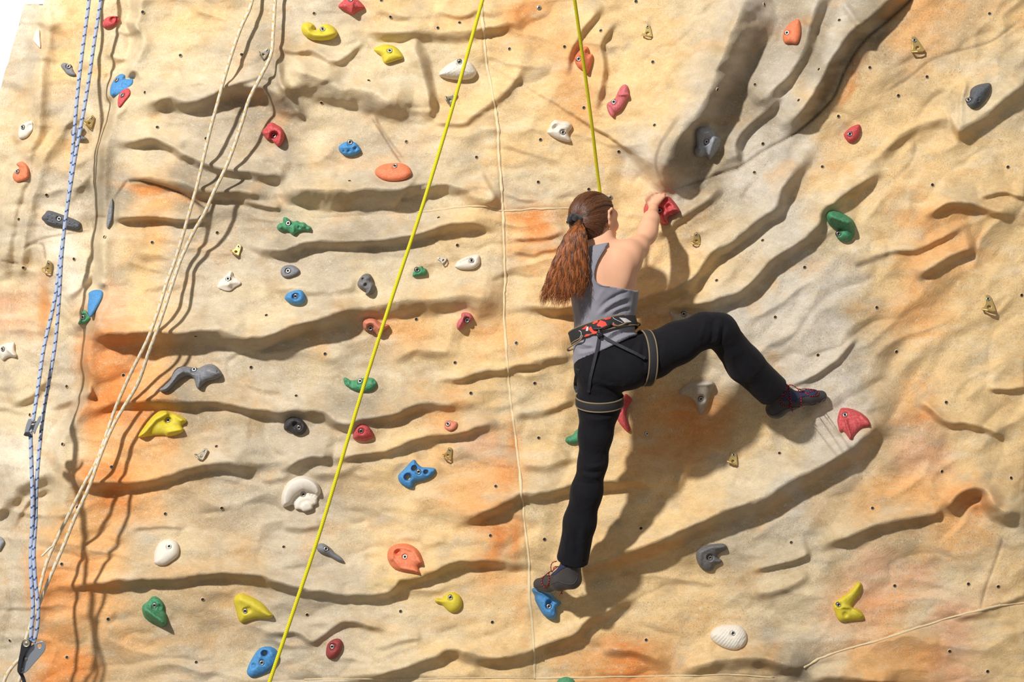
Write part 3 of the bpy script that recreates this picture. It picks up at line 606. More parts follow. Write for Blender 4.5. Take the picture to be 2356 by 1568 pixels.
for a in [(360,442,90,14,12,'D',0.85),(240,860,26,80,0,'D',0.8),(230,1090,70,30,0,'D',0.8),(300,940,110,18,0,'D',0.6),(270,775,60,16,0,'D',0.7),(130,1430,50,90,0,'O',0.7),
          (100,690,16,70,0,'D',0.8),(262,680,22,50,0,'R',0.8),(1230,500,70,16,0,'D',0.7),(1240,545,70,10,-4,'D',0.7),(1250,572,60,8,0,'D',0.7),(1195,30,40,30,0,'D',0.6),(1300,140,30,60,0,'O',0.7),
          (1175,1010,14,40,0,'D',0.6),(1170,1090,30,40,0,'D',0.55),(1190,1240,18,60,0,'D',0.8),(1200,1390,20,60,0,'O',0.7),(1600,950,80,60,0,'D',0.45),(1600,960,40,50,0,'D',0.4),(1470,860,70,40,-20,'D',0.3),
          (1955,190,13,60,25,'D',0.7),(1780,560,90,130,20,'S',0.6),(1800,830,110,90,0,'S',0.6),(2120,20,40,40,-40,'O',0.9),(2190,480,70,18,0,'O',0.8),(2210,610,70,20,-28,'O',0.7),(2240,1150,50,30,0,'D',0.7),(2160,1050,20,50,0,'R',0.7),(2020,1400,70,30,0,'D',0.35),(2130,1510,60,40,20,'D',0.4),
          (1000,950,90,12,-10,'O',0.5),
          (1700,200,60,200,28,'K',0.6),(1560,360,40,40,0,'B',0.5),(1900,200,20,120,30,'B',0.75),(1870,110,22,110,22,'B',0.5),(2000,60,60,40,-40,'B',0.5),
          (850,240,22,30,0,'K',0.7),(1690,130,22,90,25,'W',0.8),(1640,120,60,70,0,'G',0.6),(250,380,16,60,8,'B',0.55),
          (1650,480,70,20,-35,'K',0.5),(1460,1530,90,20,0,'D',0.5),(150,640,50,60,0,'W',0.8),(50,1060,40,40,0,'W',0.6),(1210,1165,16,16,0,(214,200,158),0.8),(2100,965,50,12,-8,'D',0.5),
          (1810,800,120,60,0,(214,204,186),0.6),(1480,1275,160,14,-18,'D',0.35),(950,1330,110,12,-10,(206,178,96),0.5)]:
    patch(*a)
# glazes brushed over the base colours
for col_, sd_, st_, fx_, fy_ in (((236,176,112), 171, .36, 75, 55), ((186,176,158), 181, .5, 60, 50), ((238,226,202), 191, .42, 90, 30), ((176,148,104), 201, .4, 55, 40)):
    g_ = np.clip(fbm(wx/fx_+wy/190, wy/fy_, sd_, 4)*4.2-.45, 0, 1)[..., None]*st_
    COL = COL*(1-g_)+np.array(col_, float)*g_
# brushy mottling, and the darkness of deep gaps painted along joints and cracks
COL *= (1+0.10*fbm(wx/60, wy/26, 141, 4)+0.07*fbm(GX/14, GY/8, 151, 3))[..., None]
sw = np.clip(fbm(sx/70+sy/200, sy/26, 161, 4)*5-0.4, 0, 1)[..., None]
COL = COL*(1-0.24*sw)+np.array([243,230,206.])*0.24*sw
def gap_dark(sl, d, a, w, st, col=(70,58,42)):
    k = (st*a*np.exp(-(d/w)**2))[..., None]; COL[sl] = COL[sl]*(1-k)+np.array(col, float)*k
gap_dark(slh, dh, ah*(GX[slh] > 296), 2.6, 0.85); gap_dark(slg, dg, ag*(0.35+0.5*(GX[slg] > 1820)), 2.6, 0.9, (74, 62, 46))
for sl_, d_, a_ in CR: gap_dark(sl_, d_, a_, 2.4, 0.5, (120,100,78))
COL = np.clip(COL, 0, 255)

t = NT('painted_rock')
at = t.n('ShaderNodeAttribute', attribute_name='paint')
g1 = t.noise(26, 6, 0.7, t.pos((1, 1, 1.9), (0, 0.3, 0)), 1.2)
g2 = t.noise(150, 5, 0.75); g3 = t.noise(520, 3, 0.7)
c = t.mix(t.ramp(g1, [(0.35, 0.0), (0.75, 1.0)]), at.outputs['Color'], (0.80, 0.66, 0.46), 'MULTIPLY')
x_ = t.mix(0.55, at.outputs['Color'], c)
c = t.mix(t.ramp(g2, [(0.55, 0.0), (0.72, 0.55)]), x_, lin((250, 238, 212)))
c = t.mix(t.ramp(g3, [(0.52, 0.0), (0.66, 0.5)]), c, lin((150, 120, 84)), 'MULTIPLY')
b1 = t.bump(t.noise(60, 7, 0.7, None, 0.6), 0.5, 0.006); b2 = t.bump(g3, 0.38, 0.0020, b1)
ROCK = t.set(col=c, rough=0.78, spec=0.25, nrm=b2)

ex_v = np.interp(GY, [-360, 10, 200, 500, 2200], [66, 56, 2, -110, -740])+3*fbm(GY/20, GY*0, 5, 2)
GXe = np.where((GX < ex_v), ex_v, GX)
VW = P(GXe, GY, HTm)
nr, nc = GX.shape
idx = np.arange(nr*nc).reshape(nr, nc)
quad = np.stack([idx[:-1, :-1], idx[1:, :-1], idx[1:, 1:], idx[:-1, 1:]], -1)
cx = 0.25*(GX[:-1, :-1]+GX[1:, 1:])*2; cy = 0.25*(GY[:-1, :-1]+GY[1:, 1:])*2
edge_x = np.interp(cy, [-360, 10, 200, 500, 2200], [66, 56, 2, -110, -740])+3*fbm(cy/20, cy*0, 5, 2)
keep = GX[:-1, 1:] > ex_v[:-1, 1:]
keep |= GX[1:, 1:] > ex_v[1:, 1:]
keep &= ~((cy < 10+2*fbm(cx/12, cx*0, 8, 2)) & (cx < 100))
keep &= ~((cy < 8) & (cx < np.interp(cy, [-360, 8], [112, 100])))
vx = np.interp(cy, [q[1] for q in SEAM_V], [q[0] for q in SEAM_V])
hy = np.interp(cx, [q[0] for q in SEAM_H], [q[1] for q in SEAM_H])
by = np.interp(cx, [q[0] for q in SEAM_B], [q[1] for q in SEAM_B])
es = (sd[:-1, :-1]+sd[1:, 1:])/2 > 12
reg = np.where(cy > by, np.where(cx < vx, 4, 5), np.where(cy < hy, np.where(cx < vx, 0, 1), np.where(cx < vx, 2, 3)))
reg = np.where(es & (cy <= by), 6, reg)
wall = empty('wall_back'); tag(wall, kind='structure')
colf = lin(COL).reshape(-1, 3)
V0 = VW.reshape(-1, 3); panels = []
for k in range(7):
    q = quad[keep & (reg == k)]
    if not len(q): continue
    u, inv = np.unique(q, return_inverse=True)
    m = mesh_np('wall_panel', V0[u], inv.reshape(q.shape), ROCK)
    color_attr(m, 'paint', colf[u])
    o = obj('wall_panel', m, wall); panels.append(o)
# returned edge of the shell where the rock ends at the left
ledge_pts = [(100, -360), (100, 8), (56, 10), (2, 200), (-110, 500), (-740, 2190)]
mb = MB()
for a, b in zip(ledge_pts[:-1], ledge_pts[1:]):
    n = max(2, int(math.hypot(b[0]-a[0], b[1]-a[1])/12)); tt = np.linspace(0, 1, n)
    px = a[0]+(b[0]-a[0])*tt; py = a[1]+(b[1]-a[1])*tt; hh = wall_h(px, py)
    A_ = P(px+1.5, py+1.5, hh); B_ = A_+np.array([0.02, 0.30, 0])
    i = np.arange(n-1)
    mb.add(np.vstack([A_, B_]), np.stack([i, i+1, n+i+1, n+i], -1))
o = mb.build('shell_edge', ROCK, wall); color_attr(o.data, 'paint', lin((206, 196, 180)))

# joint filler on the panel seams
t = NT('joint_filler'); FILL = t.set(col=t.mix(t.noise(60, 5), lin((248, 232, 196)), lin((236, 208, 158))), rough=0.85, nrm=t.bump(t.noise(220, 4), 0.6, 0.004))
def filler(pts, r, seed, lift=0.2):
    p = catmull(pts, 14); n = len(p)
    p = p+np.stack([fbm(np.arange(n)/5., np.full(n, seed*1.1), seed, 3), fbm(np.arange(n)/5., np.full(n, seed*2.3), seed+5, 3)], -1)*5
    q = P(p[:, 0], p[:, 1], wall_h(p[:, 0], p[:, 1])+lift*S)
    rr = r*S*np.clip(1+1.5*fbm(np.arange(n)/4., np.full(n, 0.5), seed+9, 3), 0.35, 2)
    MB().tube(q, rr, 6).build('joint_filler', FILL, wall)
filler([q for q in SEAM_V if -30 < q[1] < 1700], 3.5, 3)
filler([q for q in SEAM_H if 900 < q[0] < 1360], 2.1, 13)
filler([q for q in SEAM_B if q[0] > 1840], 2.6, 23)
filler([(700,1562),(900,1560),(1230,1560)], 1.4, 33); filler([(1230,1560),(1400,1556),(1640,1552),(1780,1556)], 2.2, 43)

# ------------------------------------------------------------ rest of the hall
t = NT('white_plaster'); PLAST = t.set(col=t.mix(t.noise(9, 4), lin((250, 249, 247)), lin((242, 240, 236))), rough=0.9, nrm=t.bump(t.noise(120, 4), 0.15, 0.002))
t = NT('grey_mat'); MATF = t.set(col=t.mix(t.noise(30, 4), lin((92, 90, 88)), lin((108, 104, 100))), rough=0.8)
def boxmb(mb, x0, x1, y0, y1, z0, z1, mi=0):
    v = np.array([(x, y, z) for x in (x0, x1) for y in (y0, y1) for z in (z0, z1)])
    return mb.add(v, [[0, 1, 3, 2], [4, 6, 7, 5], [0, 4, 5, 1], [2, 3, 7, 6], [0, 2, 6, 4], [1, 5, 7, 3]], None, mi)
tag(boxmb(MB(), -12, 12, -17, 1.4, -0.1, 0.0).build('floor', MATF, None, False), kind='structure')
tag(boxmb(MB(), -12, 12, 1.3, 1.4, 0, 7).build('wall_far', PLAST, None, False), kind='structure')
tag(boxmb(boxmb(MB(), -3.2, -2.05, 1.18, 1.3, 3.83, 3.98), -3.2, -2.2, 1.2, 1.3, 3.30, 3.62).build('trim_1', PLAST, None, False), kind='structure')
# ------------------------------------------------------------ climbing holds
HC = dict(red=((192,64,66),(214,134,134)), pink=((194,92,98),(220,154,156)), dred=((146,56,56),(172,100,98)), orange=((224,120,76),(230,162,134)), salmon=((214,126,98),(228,170,150)),
          yellow=((212,192,40),(222,208,116)), blue=((62,134,194),(122,168,204)), green=((56,136,92),(134,176,148)), white=((226,216,200),(238,232,222)), grey=((120,122,128),(160,160,162)),
          lgrey=((142,146,154),(178,180,184)), mgrey=((104,102,102),(150,148,146)), dgrey=((84,86,92),(116,120,126)), black=((58,56,58),(92,90,90)), stone=((178,166,150),(206,198,184)))
HM = {}
for k, (a, b) in HC.items():
    t = NT(k+'_resin')
    n1 = t.noise(16, 3, 0.55, None, 0.3); n2 = t.noise(260, 4, 0.7)
    c = t.mix(t.ramp(n1, [(0.40, 0.0), (0.75, 0.65)]), lin(a), lin(b))
    c = t.mix(t.ramp(n2, [(0.60, 0.0), (0.75, 0.22)]), c, lin((238, 228, 214)))
    HM[k] = t.set(col=c, rough=0.62, spec=0.3, nrm=t.bump(t.noise(900, 3, 0.7), 0.2, 0.0008))
t = NT('steel'); STEEL = t.set(col=t.mix(t.noise(90, 3), (0.62, 0.60, 0.56), (0.42, 0.41, 0.39)), rough=0.32, metal=0.9)
t = NT('dark_socket'); DARK = t.set(col=lin((34, 30, 27)), rough=0.7)
t = NT('gold_zinc'); GOLD = t.set(col=t.mix(t.noise(120, 4), lin((214, 186, 118)), lin((178, 150, 92))), rough=0.42, metal=0.55)
t = NT('dull_steel'); DULL = t.set(col=t.mix(t.noise(120, 4), lin((186, 178, 160)), lin((140, 132, 116))), rough=0.45, metal=0.6)
# one bolt, in pixels: head with hexagonal socket, dark ring around it paints the shadow gap of its recess
def bolt_mesh(r=5.2):
    mb = MB(); s = S*r/5.2
    mb.lathe([(0.01*s, 0.2*s), (6.4*s, 0.2*s), (6.7*s, -1.5*s)], 20, 1)
    mb.lathe([(5.3*s, -1*s), (5.3*s, 1.8*s), (4.8*s, 2.4*s), (3.0*s, 2.4*s), (2.6*s, 2.0*s)], 20, 0)
    mb.lathe([(2.7*s, 2.2*s), (2.4*s, 0.8*s), (0.01*s, 0.8*s)], 6, 1)
    V = np.vstack(mb.v)
    return mesh_np('bolt', V, [np.vstack(mb.q)], [STEEL, DARK], True, np.concatenate(mb.qm))
BOLT = bolt_mesh()
def make_hold(hd, base):
    tl, pts, hgt, blt, colr, ridges, dents, holes, label = hd
    poly, cxy, R, co = base
    co = np.array(co, float); co[2] -= MED
    big = (poly.max(0)-poly.min(0)).max()
    st = 1.5 if big < 45 else (2.0 if big < 75 else 2.2)
    x0, y0 = poly.min(0)-5; x1, y1 = poly.max(0)+5
    gx = np.arange(x0, x1+st, st); gy = np.arange(y0, y1+st, st)
    X, Y = np.meshgrid(gx, gy, indexing='ij')
    d = polysdf(X, Y, poly); mx = d.max()
    Rr = min(mx*0.95, hgt*1.25); f = np.clip(d/Rr, 0, 1)
    hh = hgt*np.sqrt(np.clip(1-(1-f)**2, 0, 1))*0.8+hgt*0.2*np.sqrt(np.clip(1-(1-np.clip(d/mx, 0, 1))**2, 0, 1))
    if 'brick' in label: hh = np.minimum(hgt, 3+d*2.4)+(-0.18*(Y-cxy[1]))
    if 'faceted' in label: hh = np.minimum(hgt, 4+d*0.9)
    sc_ = 1.0 if tl == 'X' else 1/3.92
    ed = np.clip(d/5, 0, 1)
    for pl, r, a in ridges:
        q = [tp(tl, p) for p in pl]; dd, _, _ = polydist(X, Y, q); hh = hh+a*np.exp(-(dd/(r*sc_))**2)*ed
    for x, y, r, dep in dents:
        q = tp(tl, (x, y)); dd = np.hypot(X-q[0], Y-q[1]); hh = hh-dep*np.exp(-(dd/(r*sc_))**4)*ed
    if 'shell hold crossed' in label:
        aa = np.arctan2(Y-172, X-1004); hh = hh+1.1*np.sin(np.hypot(X-1000, (Y-196)*1.3)*1.45)*ed
    if 'diagonal ribs' in label:
        hh = hh+1.0*np.sin((X*0.80-Y*-0.60+0.004*(X-1680)**2)*1.05)*ed
        hh = hh-1.5*np.exp(-((np.hypot(X-1725, Y-1490)-26)/2)**2)*ed
    if 'fossil' in label:
        r_ = np.hypot(X-706, Y-1168); st_ = lambda q: 1/(1+np.exp(-(q-r_)*1.6))
        hh = 5+np.clip(d, 0, 4)*.8+5*st_(13)+5*st_(26)+np.where(r_ > 38, 17*np.sqrt(np.clip(1-((r_-58)/21)**2, 0, 1)), 0)*np.clip(d/7, 0, 1)
        hh = hh+0.7*np.sin(np.arctan2(Y-1168, X-706)*30)*np.exp(-((r_-33)/6)**2)
    bz = 0
    if blt is not None:
        q = tp(tl, blt); dd = np.hypot(X-q[0], Y-q[1])
        i, j = np.unravel_index(dd.argmin(), dd.shape); zb = max(hh[i, j]-4.5, 3)
        hh = np.where(dd < 11, np.minimum(hh, zb+np.clip(dd-6.6, 0, 99)*3.0), hh)
    hh = hh+0.5*fbm(X/9, Y/9, int(cxy[0]) % 61, 2)
    for x, y, r in holes:
        q = tp(tl, (x, y)); d = np.minimum(d, np.hypot(X-q[0], Y-q[1])-r*sc_); hh = np.minimum(hh, 3+np.clip(d, 0, 99)*2.2+8*np.sqrt(np.clip(d, 0, 2.5)/2.5))
    z = np.arange(-14, hh.max()+2*st+2, st)
    Z = z[None, None, :]
    F = np.maximum(np.maximum(Z-hh[..., None], -d[..., None]), -11.0-Z)
    V, Q = surface_nets(F, (x0, y0, z[0]), st)
    hb = (co[0]*(V[:, 0]-cxy[0])+co[1]*(V[:, 1]-cxy[1])+co[2]+V[:, 2]+1)*S
    Wd = P(V[:, 0], V[:, 1], hb)
    org = P(cxy[0], cxy[1], (co[2]+1)*S)
    m = mesh_np('climbing_hold', Wd-org, Q[:, ::-1], HM[colr])
    o = obj('climbing_hold', m, None, org); tag(o, label, 'hold', 'climbing holds bolted to the wall')
    if blt is not None:
        q = tp(tl, blt); b = obj('bolt', BOLT, o); pw = P(q[0], q[1], (co[0]*(q[0]-cxy[0])+co[1]*(q[1]-cxy[1])+co[2]+1+zb)*S)
        b.location = pw-org
        g = Vector((-co[0], -1, co[1])); b.rotation_euler = Vector((0, -1, 0)).rotation_difference(g).to_euler()
    return o
for hd, bs in zip(HOLDS, BASES): make_hold(hd, bs)

# ------------------------------------------------------------ bolt hangers
def hanger_mesh(mat):
    st = 0.8; xx = np.arange(-20, 18, st); yy = np.arange(-22, 26, st); zz = np.arange(-3, 18, st)
    X, Y = np.meshgrid(xx, yy, indexing='ij')
    poly = catmull([(0,-18),(6,-15),(8,-9),(10,4),(11,15),(8,18),(-2,15),(-12,10),(-13,7),(-8,0),(-6,-9),(-5,-15)], 4, True)
    d = polysdf(X, Y, poly); hole = np.hypot((X+0.5)/1.25, Y-7.5)-3.4; d = np.minimum(d, hole)
    G3 = np.stack(np.meshgrid(xx, yy, zz, indexing='ij'), -1)
    F = np.maximum(-d[..., None], np.abs(G3[..., 2]-0.8)-1.5)
    lip = Sdf().chain([(-14, 8, 1), (-16, 11, 7), (-8, 15, 11), (2, 18, 9), (10, 17, 2)], [1.5, 1.9, 2.1, 1.9, 1.5], 1.0)
    F = np.minimum(F, lip.ev(G3))
    V, Q = surface_nets(F, (xx[0], yy[0], zz[0]), st)
    return mesh_np('plate', np.stack([V[:, 0]*S, -V[:, 2]*S, -V[:, 1]*S], -1), Q[:, ::-1], mat)
HG = {'g': hanger_mesh(GOLD), 's': hanger_mesh(DULL)}
SMALLB = bolt_mesh(4.0)
HANG = [ # x, y, size, turn (deg), metal, label
 (208,278,0.8,25,'g','small brass-coloured hanger beside the blue ropes, top left'),
 (610,122,0.75,40,'s','dull steel bolt hanger behind the cream ropes near the top'),
 (1040,226,0.85,45,'s','dull steel bolt hanger under the white shell hold'),
 (1490,70,0.85,-5,'g','brass-coloured bolt hanger at top centre, right of the climber\'s rope'),
 (2107,103,1.15,-25,'g','large brass-coloured bolt hanger near the top right corner'),
 (112,612,0.85,15,'g','brass-coloured bolt hanger left of the blue ropes'),
 (546,574,0.8,20,'g','brass-coloured bolt hanger above the faceted off-white hold'),
 (1016,597,0.6,-70,'s','dull twisted bolt hanger left of the white wedge hold'),
 (1602,547,0.8,-5,'g','brass-coloured bolt hanger below right of the hand hold'),
 (2274,698,1.15,-8,'g','large brass-coloured bolt hanger by the right edge'),
 (467,1044,0.85,25,'s','steel bolt hanger under the yellow beaked hold'),
 (1033,1041,0.8,15,'g','cream-coloured bolt hanger above the blue bat-shaped hold'),
 (1687,1054,0.9,5,'g','worn brass-coloured bolt hanger below the raised leg')]
for x, y, s, a, k, lb in HANG:
    h0 = float(wall_h(x, y)); gx = (float(wall_h(x+8, y))-float(wall_h(x-8, y)))/16/S; gy = (float(wall_h(x, y+8))-float(wall_h(x, y-8)))/16/S
    loc = P(x, y, max(h0, float(wall_h(x-7, y+10)), float(wall_h(x+7, y+10)), float(wall_h(x, y-12)))+2.0*S); e = empty('bolt_hanger', loc); tag(e, lb, 'hanger', 'bolt hangers on the wall')
    g = Vector((-np.clip(gx, -.6, .6), -1, np.clip(gy, -.6, .6))); qn = Vector((0, -1, 0)).rotation_difference(g)
    from mathutils import Quaternion
    e.rotation_euler = (qn @ Quaternion((0, 1, 0), math.radians(a))).to_euler(); e.scale = (s, s, s)
    obj('plate', HG[k], e)
    b = obj('bolt', SMALLB, e, (0.001, -2*S, 9*S))

# ------------------------------------------------------------ threaded sockets and screws in the wall
INS = dict(A=[(1287,108),(1627,499),(2178,492),(1308,832),(1418,1147),(1857,1248),(817,643)],
 B=[(520,121),(1210,151),(1636,252),(2283,440),(1012,726),(587,924),(1352,1276),(1984,1417),(1127,4),(1832,205)],
 C=[(1110,12),(2265,38),(793,276),(1262,558),(467,420),(640,970),(1843,806),(2183,762),(1278,1128),(249,1258),(956,1366),(2254,1295),(2178,1553)],
 D=[(2041,123),(960,609),(1476,692),(1218,861),(503,625),(320,904),(677,1048),(2207,1505),(533,1503),(686,182)],
 E=[(420,227),(170,447),(668,805),(210,882),(1372,656),(1959,567),(1765,1499),(940,605)],
 F=[(839,103),(1643,433),(1812,681),(1441,1348),(89,1313)],
 G=[(228,112),(684,176),(493,473),(2178,26),(2253,638),(1838,999),(31,1562)],
 H=[(1525,137),(373,880),(1023,1242),(108,1329),(2330,1131)],
 I=[(1113,323),(2264,252),(602,424),(1952,966),(1004,1150),(2000,1520),(270,680),(564,945),(700,1515)],
 J=[(619,131),(358,510),(1791,210),(1933,485),(2158,1325)], K=[(197,395),(233,887)],
 L=[(493,142),(1200,110),(1650,568),(1610,1190),(146,1027),(985,1522),(2235,1250)],
 M=[(1491,52),(557,504),(1828,823),(975,1000),(90,1194),(604,1345),(1770,1389)],
 N=[(246,351),(2110,248),(457,960),(1300,931),(2127,1028)], O=[(285,281),(1156,184),(1202,1189)], Q=[(253,310),(1186,700),(1850,684),(2119,706),(1681,1289),(2023,1471)])
mb = MB(); s = S
mb.lathe([(0.01*s, 0.75*s), (2.6*s, 0.75*s), (3.7*s, 0.9*s)], 14, 1); mb.lathe([(3.6*s, 0.8*s), (3.9*s, 1.0*s), (4.6*s, 0.4*s), (5.0*s, -1.2*s)], 14, 0)
t = NT('socket_rim'); RIM = t.set(col=lin((212, 186, 146)), rough=0.7)
SOCK = mesh_np('bolt_socket', np.vstack(mb.v), [np.vstack(mb.q)], [RIM, DARK], True, np.concatenate(mb.qm))
mb = MB(); mb.lathe([(6*s, -1*s), (6*s, 1*s), (5.4*s, 1.5*s), (2.2*s, 1.5*s)], 18, 0); mb.lathe([(2.2*s, 1.5*s), (1.8*s, 0.5*s), (0.01*s, 0.5*s)], 6, 1)
SCREW = mesh_np('screw', np.vstack(mb.v), [np.vstack(mb.q)], [STEEL, DARK], True, np.concatenate(mb.qm))
def on_wall(name, me, x, y, up=1.2, size=1.0):
    h0 = float(wall_h(x, y)); gx = (float(wall_h(x+6, y))-float(wall_h(x-6, y)))/12/S; gy = (float(wall_h(x, y+6))-float(wall_h(x, y-6)))/12/S
    o = obj(name, me, wall); o.location = P(x, y, h0+up*S)
    o.rotation_euler = Vector((0, -1, 0)).rotation_difference(Vector((-gx, -1, gy))).to_euler(); o.scale = (size,)*3
for tl, L_ in INS.items():
    for q in L_: x, y = tp(tl, q); on_wall('bolt_socket', SOCK, x, y, 1.0, 0.95)
for x, y in [(1404, 454), (1488, 997), (1240, 18)]: on_wall('screw', SCREW, x, y, 1.0, 0.9)
# ------------------------------------------------------------ ropes and belay gear
def rope_mat(name, base, stripe, period, duty, slant, base2=None):
    t = NT(name)
    al = t.n('ShaderNodeAttribute', attribute_name='along').outputs['Fac']; ar = t.n('ShaderNodeAttribute', attribute_name='around').outputs['Fac']
    def math_(op, a, b=None):
        x = t.n('ShaderNodeMath', operation=op)
        for i, v in enumerate((a, b)):
            if v is None: continue
            if isinstance(v, bpy.types.NodeSocket): t.l(v, x.inputs[i])
            else: x.inputs[i].default_value = v
        return x.outputs[0]
    n = t.noise(160, 4, 0.7)
    u = math_('ADD', math_('DIVIDE', al, period), math_('ADD', math_('MULTIPLY', ar, slant), math_('MULTIPLY', n, 0.10)))
    fr = math_('FRACT', u)
    m = math_('LESS_THAN', fr, duty)
    c = t.mix(n, lin(base), lin(base2 or base))
    c = t.mix(m, c, lin(stripe))
    br = t.n('ShaderNodeTexWave', i_Scale=1.0); 
    w = math_('SINE', math_('ADD', math_('MULTIPLY', al, 2400), math_('MULTIPLY', ar, 6.2832*3)))
    return t.set(col=c, rough=0.8, spec=0.2, nrm=t.bump(w, 0.45, 0.0008))
def rope(name, pts, r, mat, parent=None, n=10, sub=8, jitter=0.0, seed=1):
    p = catmull(pts, sub)
    if jitter:
        q = np.arange(len(p))/6.0
        p = p+jitter*np.stack([fbm(q, q*0+seed, seed, 2), q*0, fbm(q, q*0+seed+3, seed+2, 2)], -1)
    v, q, tr, u = tube(p, r, n)
    m = mesh_np(name, v, [q, tr], mat); float_attr(m, 'along', u[:, 1]); float_attr(m, 'around', u[:, 0])
    return obj(name, m, parent)
def hang(L, gap, endh=None, part=.4, win=9):
    """a rope hanging close over the rock: follows the outer envelope of the relief"""
    p = catmull([q[:2] for q in L], 8); w = wall_h(p[:, 0], np.clip(p[:, 1], -300, 1700)); n = len(p)
    e_ = np.array([w[max(0, i-win):i+win+1].max() for i in range(n)])
    for _ in range(60): e_ = np.convolve(np.pad(e_, 1, 'edge'), [.25, .5, .25], 'valid')
    g = np.interp(np.linspace(0, 1, n), np.linspace(0, 1, len(gap)), gap)
    h = e_+g
    if endh is not None:
        w_ = np.clip((np.linspace(0, 1, n)-1+part)/part, 0, 1); w_ = w_*w_*(3-2*w_); h = h*(1-w_)+endh*w_
    return P(p[:, 0], p[:, 1], h)
RB = rope_mat('blue_flecked_rope', (196, 202, 214), (74, 98, 150), 0.040, 0.20, 0.22, (160, 176, 208))
RC = rope_mat('cream_rope', (232, 224, 208), (222, 176, 84), 0.042, 0.22, 0.7, (206, 196, 178))
RY = rope_mat('yellow_rope', (218, 206, 30), (190, 180, 24), 0.006, 0.4, 1.0, (232, 222, 60))
def rp(L, dh=0.0): return [P(x, y, h+dh) for x, y, h in L]
b1 = rope('climbing_rope', hang([(209,-60,0.100),(205,0,0.100),(192,100,0.107),(180,200,0.114),(171,300,0.122),(163,400,0.136),(152,500,0.158),(138,600,0.186),(126,690,0.208),(103,790,0.237),(92,860,0.258),(82,930,0.280),(76,968,0.291)], [.09, .12, .16, .2, .22, .25], .302), 4.3*S*.95, RB, sub=1)
tag(b1, 'white rope with blue flecks, running down from above into the upper metal clamp', 'rope')
b2 = rope('climbing_rope', hang([(236,-60,0.107),(232,0,0.107),(218,90,0.114),(205,180,0.122),(190,270,0.129),(175,350,0.136),(162,430,0.150),(150,510,0.172),(142,590,0.194),(136,690,0.222),(127,790,0.251),(114,870,0.273),(100,950,0.294),(90,1040,0.316),(84,1120,0.330),(82,1200,0.345),(78,1270,0.359),(82,1340,0.374),(88,1390,0.381),(86,1440,0.388),(78,1478,0.395)], [.12, .15, .19, .23, .265, .285, .31], .40, .6), 4.4*S*.93, RB, sub=1)
tag(b2, 'white rope with blue flecks, right strand, unbroken down to the belay plate', 'rope')
b3 = rope('climbing_rope', rp([(70,985,0.291),(71,1020,0.302),(73,1080,0.316),(75,1150,0.338),(74,1210,0.352),(71,1270,0.366),(72,1330,0.377),(76,1390,0.384),(73,1440,0.392),(70,1478,0.395)]), 4.7*S*.93, RB)
tag(b3, 'blue flecked rope leaving the underside of the upper metal clamp', 'rope')
c1 = rope('climbing_rope', hang([(590,-60,0.165),(578,10,0.165),(552,70,0.172),(525,150,0.172),(500,240,0.180),(476,330,0.188),(455,420,0.195),(430,510,0.210),(406,590,0.225),(384,650,0.240),(362,720,0.255),(340,780,0.270),(300,860,0.292),(265,940,0.315),(248,990,0.330),(222,1060,0.345),(190,1120,0.360),(160,1180,0.382),(130,1240,0.397),(105,1300,0.412),(90,1360,0.420),(75,1420,0.424),(60,1470,0.412),(48,1510,0.405),(30,1530,0.412),(12,1560,0.435),(5,1600,0.450)], [.035, .03, .035, .045, .06, .10, .14, .2], .375), 4.2*S*.92, RC, jitter=.002, sub=1)
tag(c1, 'cream rope with ochre flecks, left strand of the diagonal pair', 'rope')
c2 = rope('climbing_rope', hang([(640,-60,0.120),(632,20,0.120),(628,80,0.128),(624,125,0.120),(600,175,0.128),(575,225,0.143),(556,285,0.150),(528,365,0.172),(498,430,0.188),(470,490,0.202),(440,545,0.217),(415,600,0.229),(395,660,0.240),(368,740,0.263),(346,800,0.278),(318,880,0.292),(285,935,0.315),(255,990,0.330),(230,1050,0.345),(207,1115,0.364),(175,1185,0.382),(148,1250,0.397),(118,1320,0.412),(98,1370,0.420),(70,1440,0.424),(55,1490,0.412),(52,1540,0.420),(30,1600,0.443)], [.05, .04, .05, .065, .075, .115, .155, .215], .39), 4.4*S*.92, RC, jitter=.003, seed=5, sub=1)
tag(c2, 'cream rope with ochre flecks, right strand hanging through the dull hanger', 'rope')
t = NT('white_cord'); WCORD = t.set(col=lin((232, 224, 206)), rough=0.9)
mb = MB(); a = P(118, 1257, .40); b = P(97, 1278, .40); aa = np.linspace(0, 1, 40); hx = a+(b-a)*aa[:, None]
for ph in (0, np.pi): mb.tube(hx+0.004*np.stack([np.cos(aa*26+ph), np.sin(aa*26+ph), 0.5*np.cos(aa*26+ph)], -1)*(1-.3*aa[:, None]), .0032, 6)
mb.build('loose_strand', WCORD, c1)
y1 = rope('climbing_rope', rp([(1130,-60,.86),(1110,0,.88),(1040,250,.94),(970,480,1.0),(900,690,1.06),(830,910,1.12),(740,1210,1.20),(680,1390,1.26),(620,1568,1.32),(590,1660,1.35)]), 4.4*S*.83, RY)
tag(y1, 'bright yellow rope slanting from top centre down to the bottom left', 'rope')

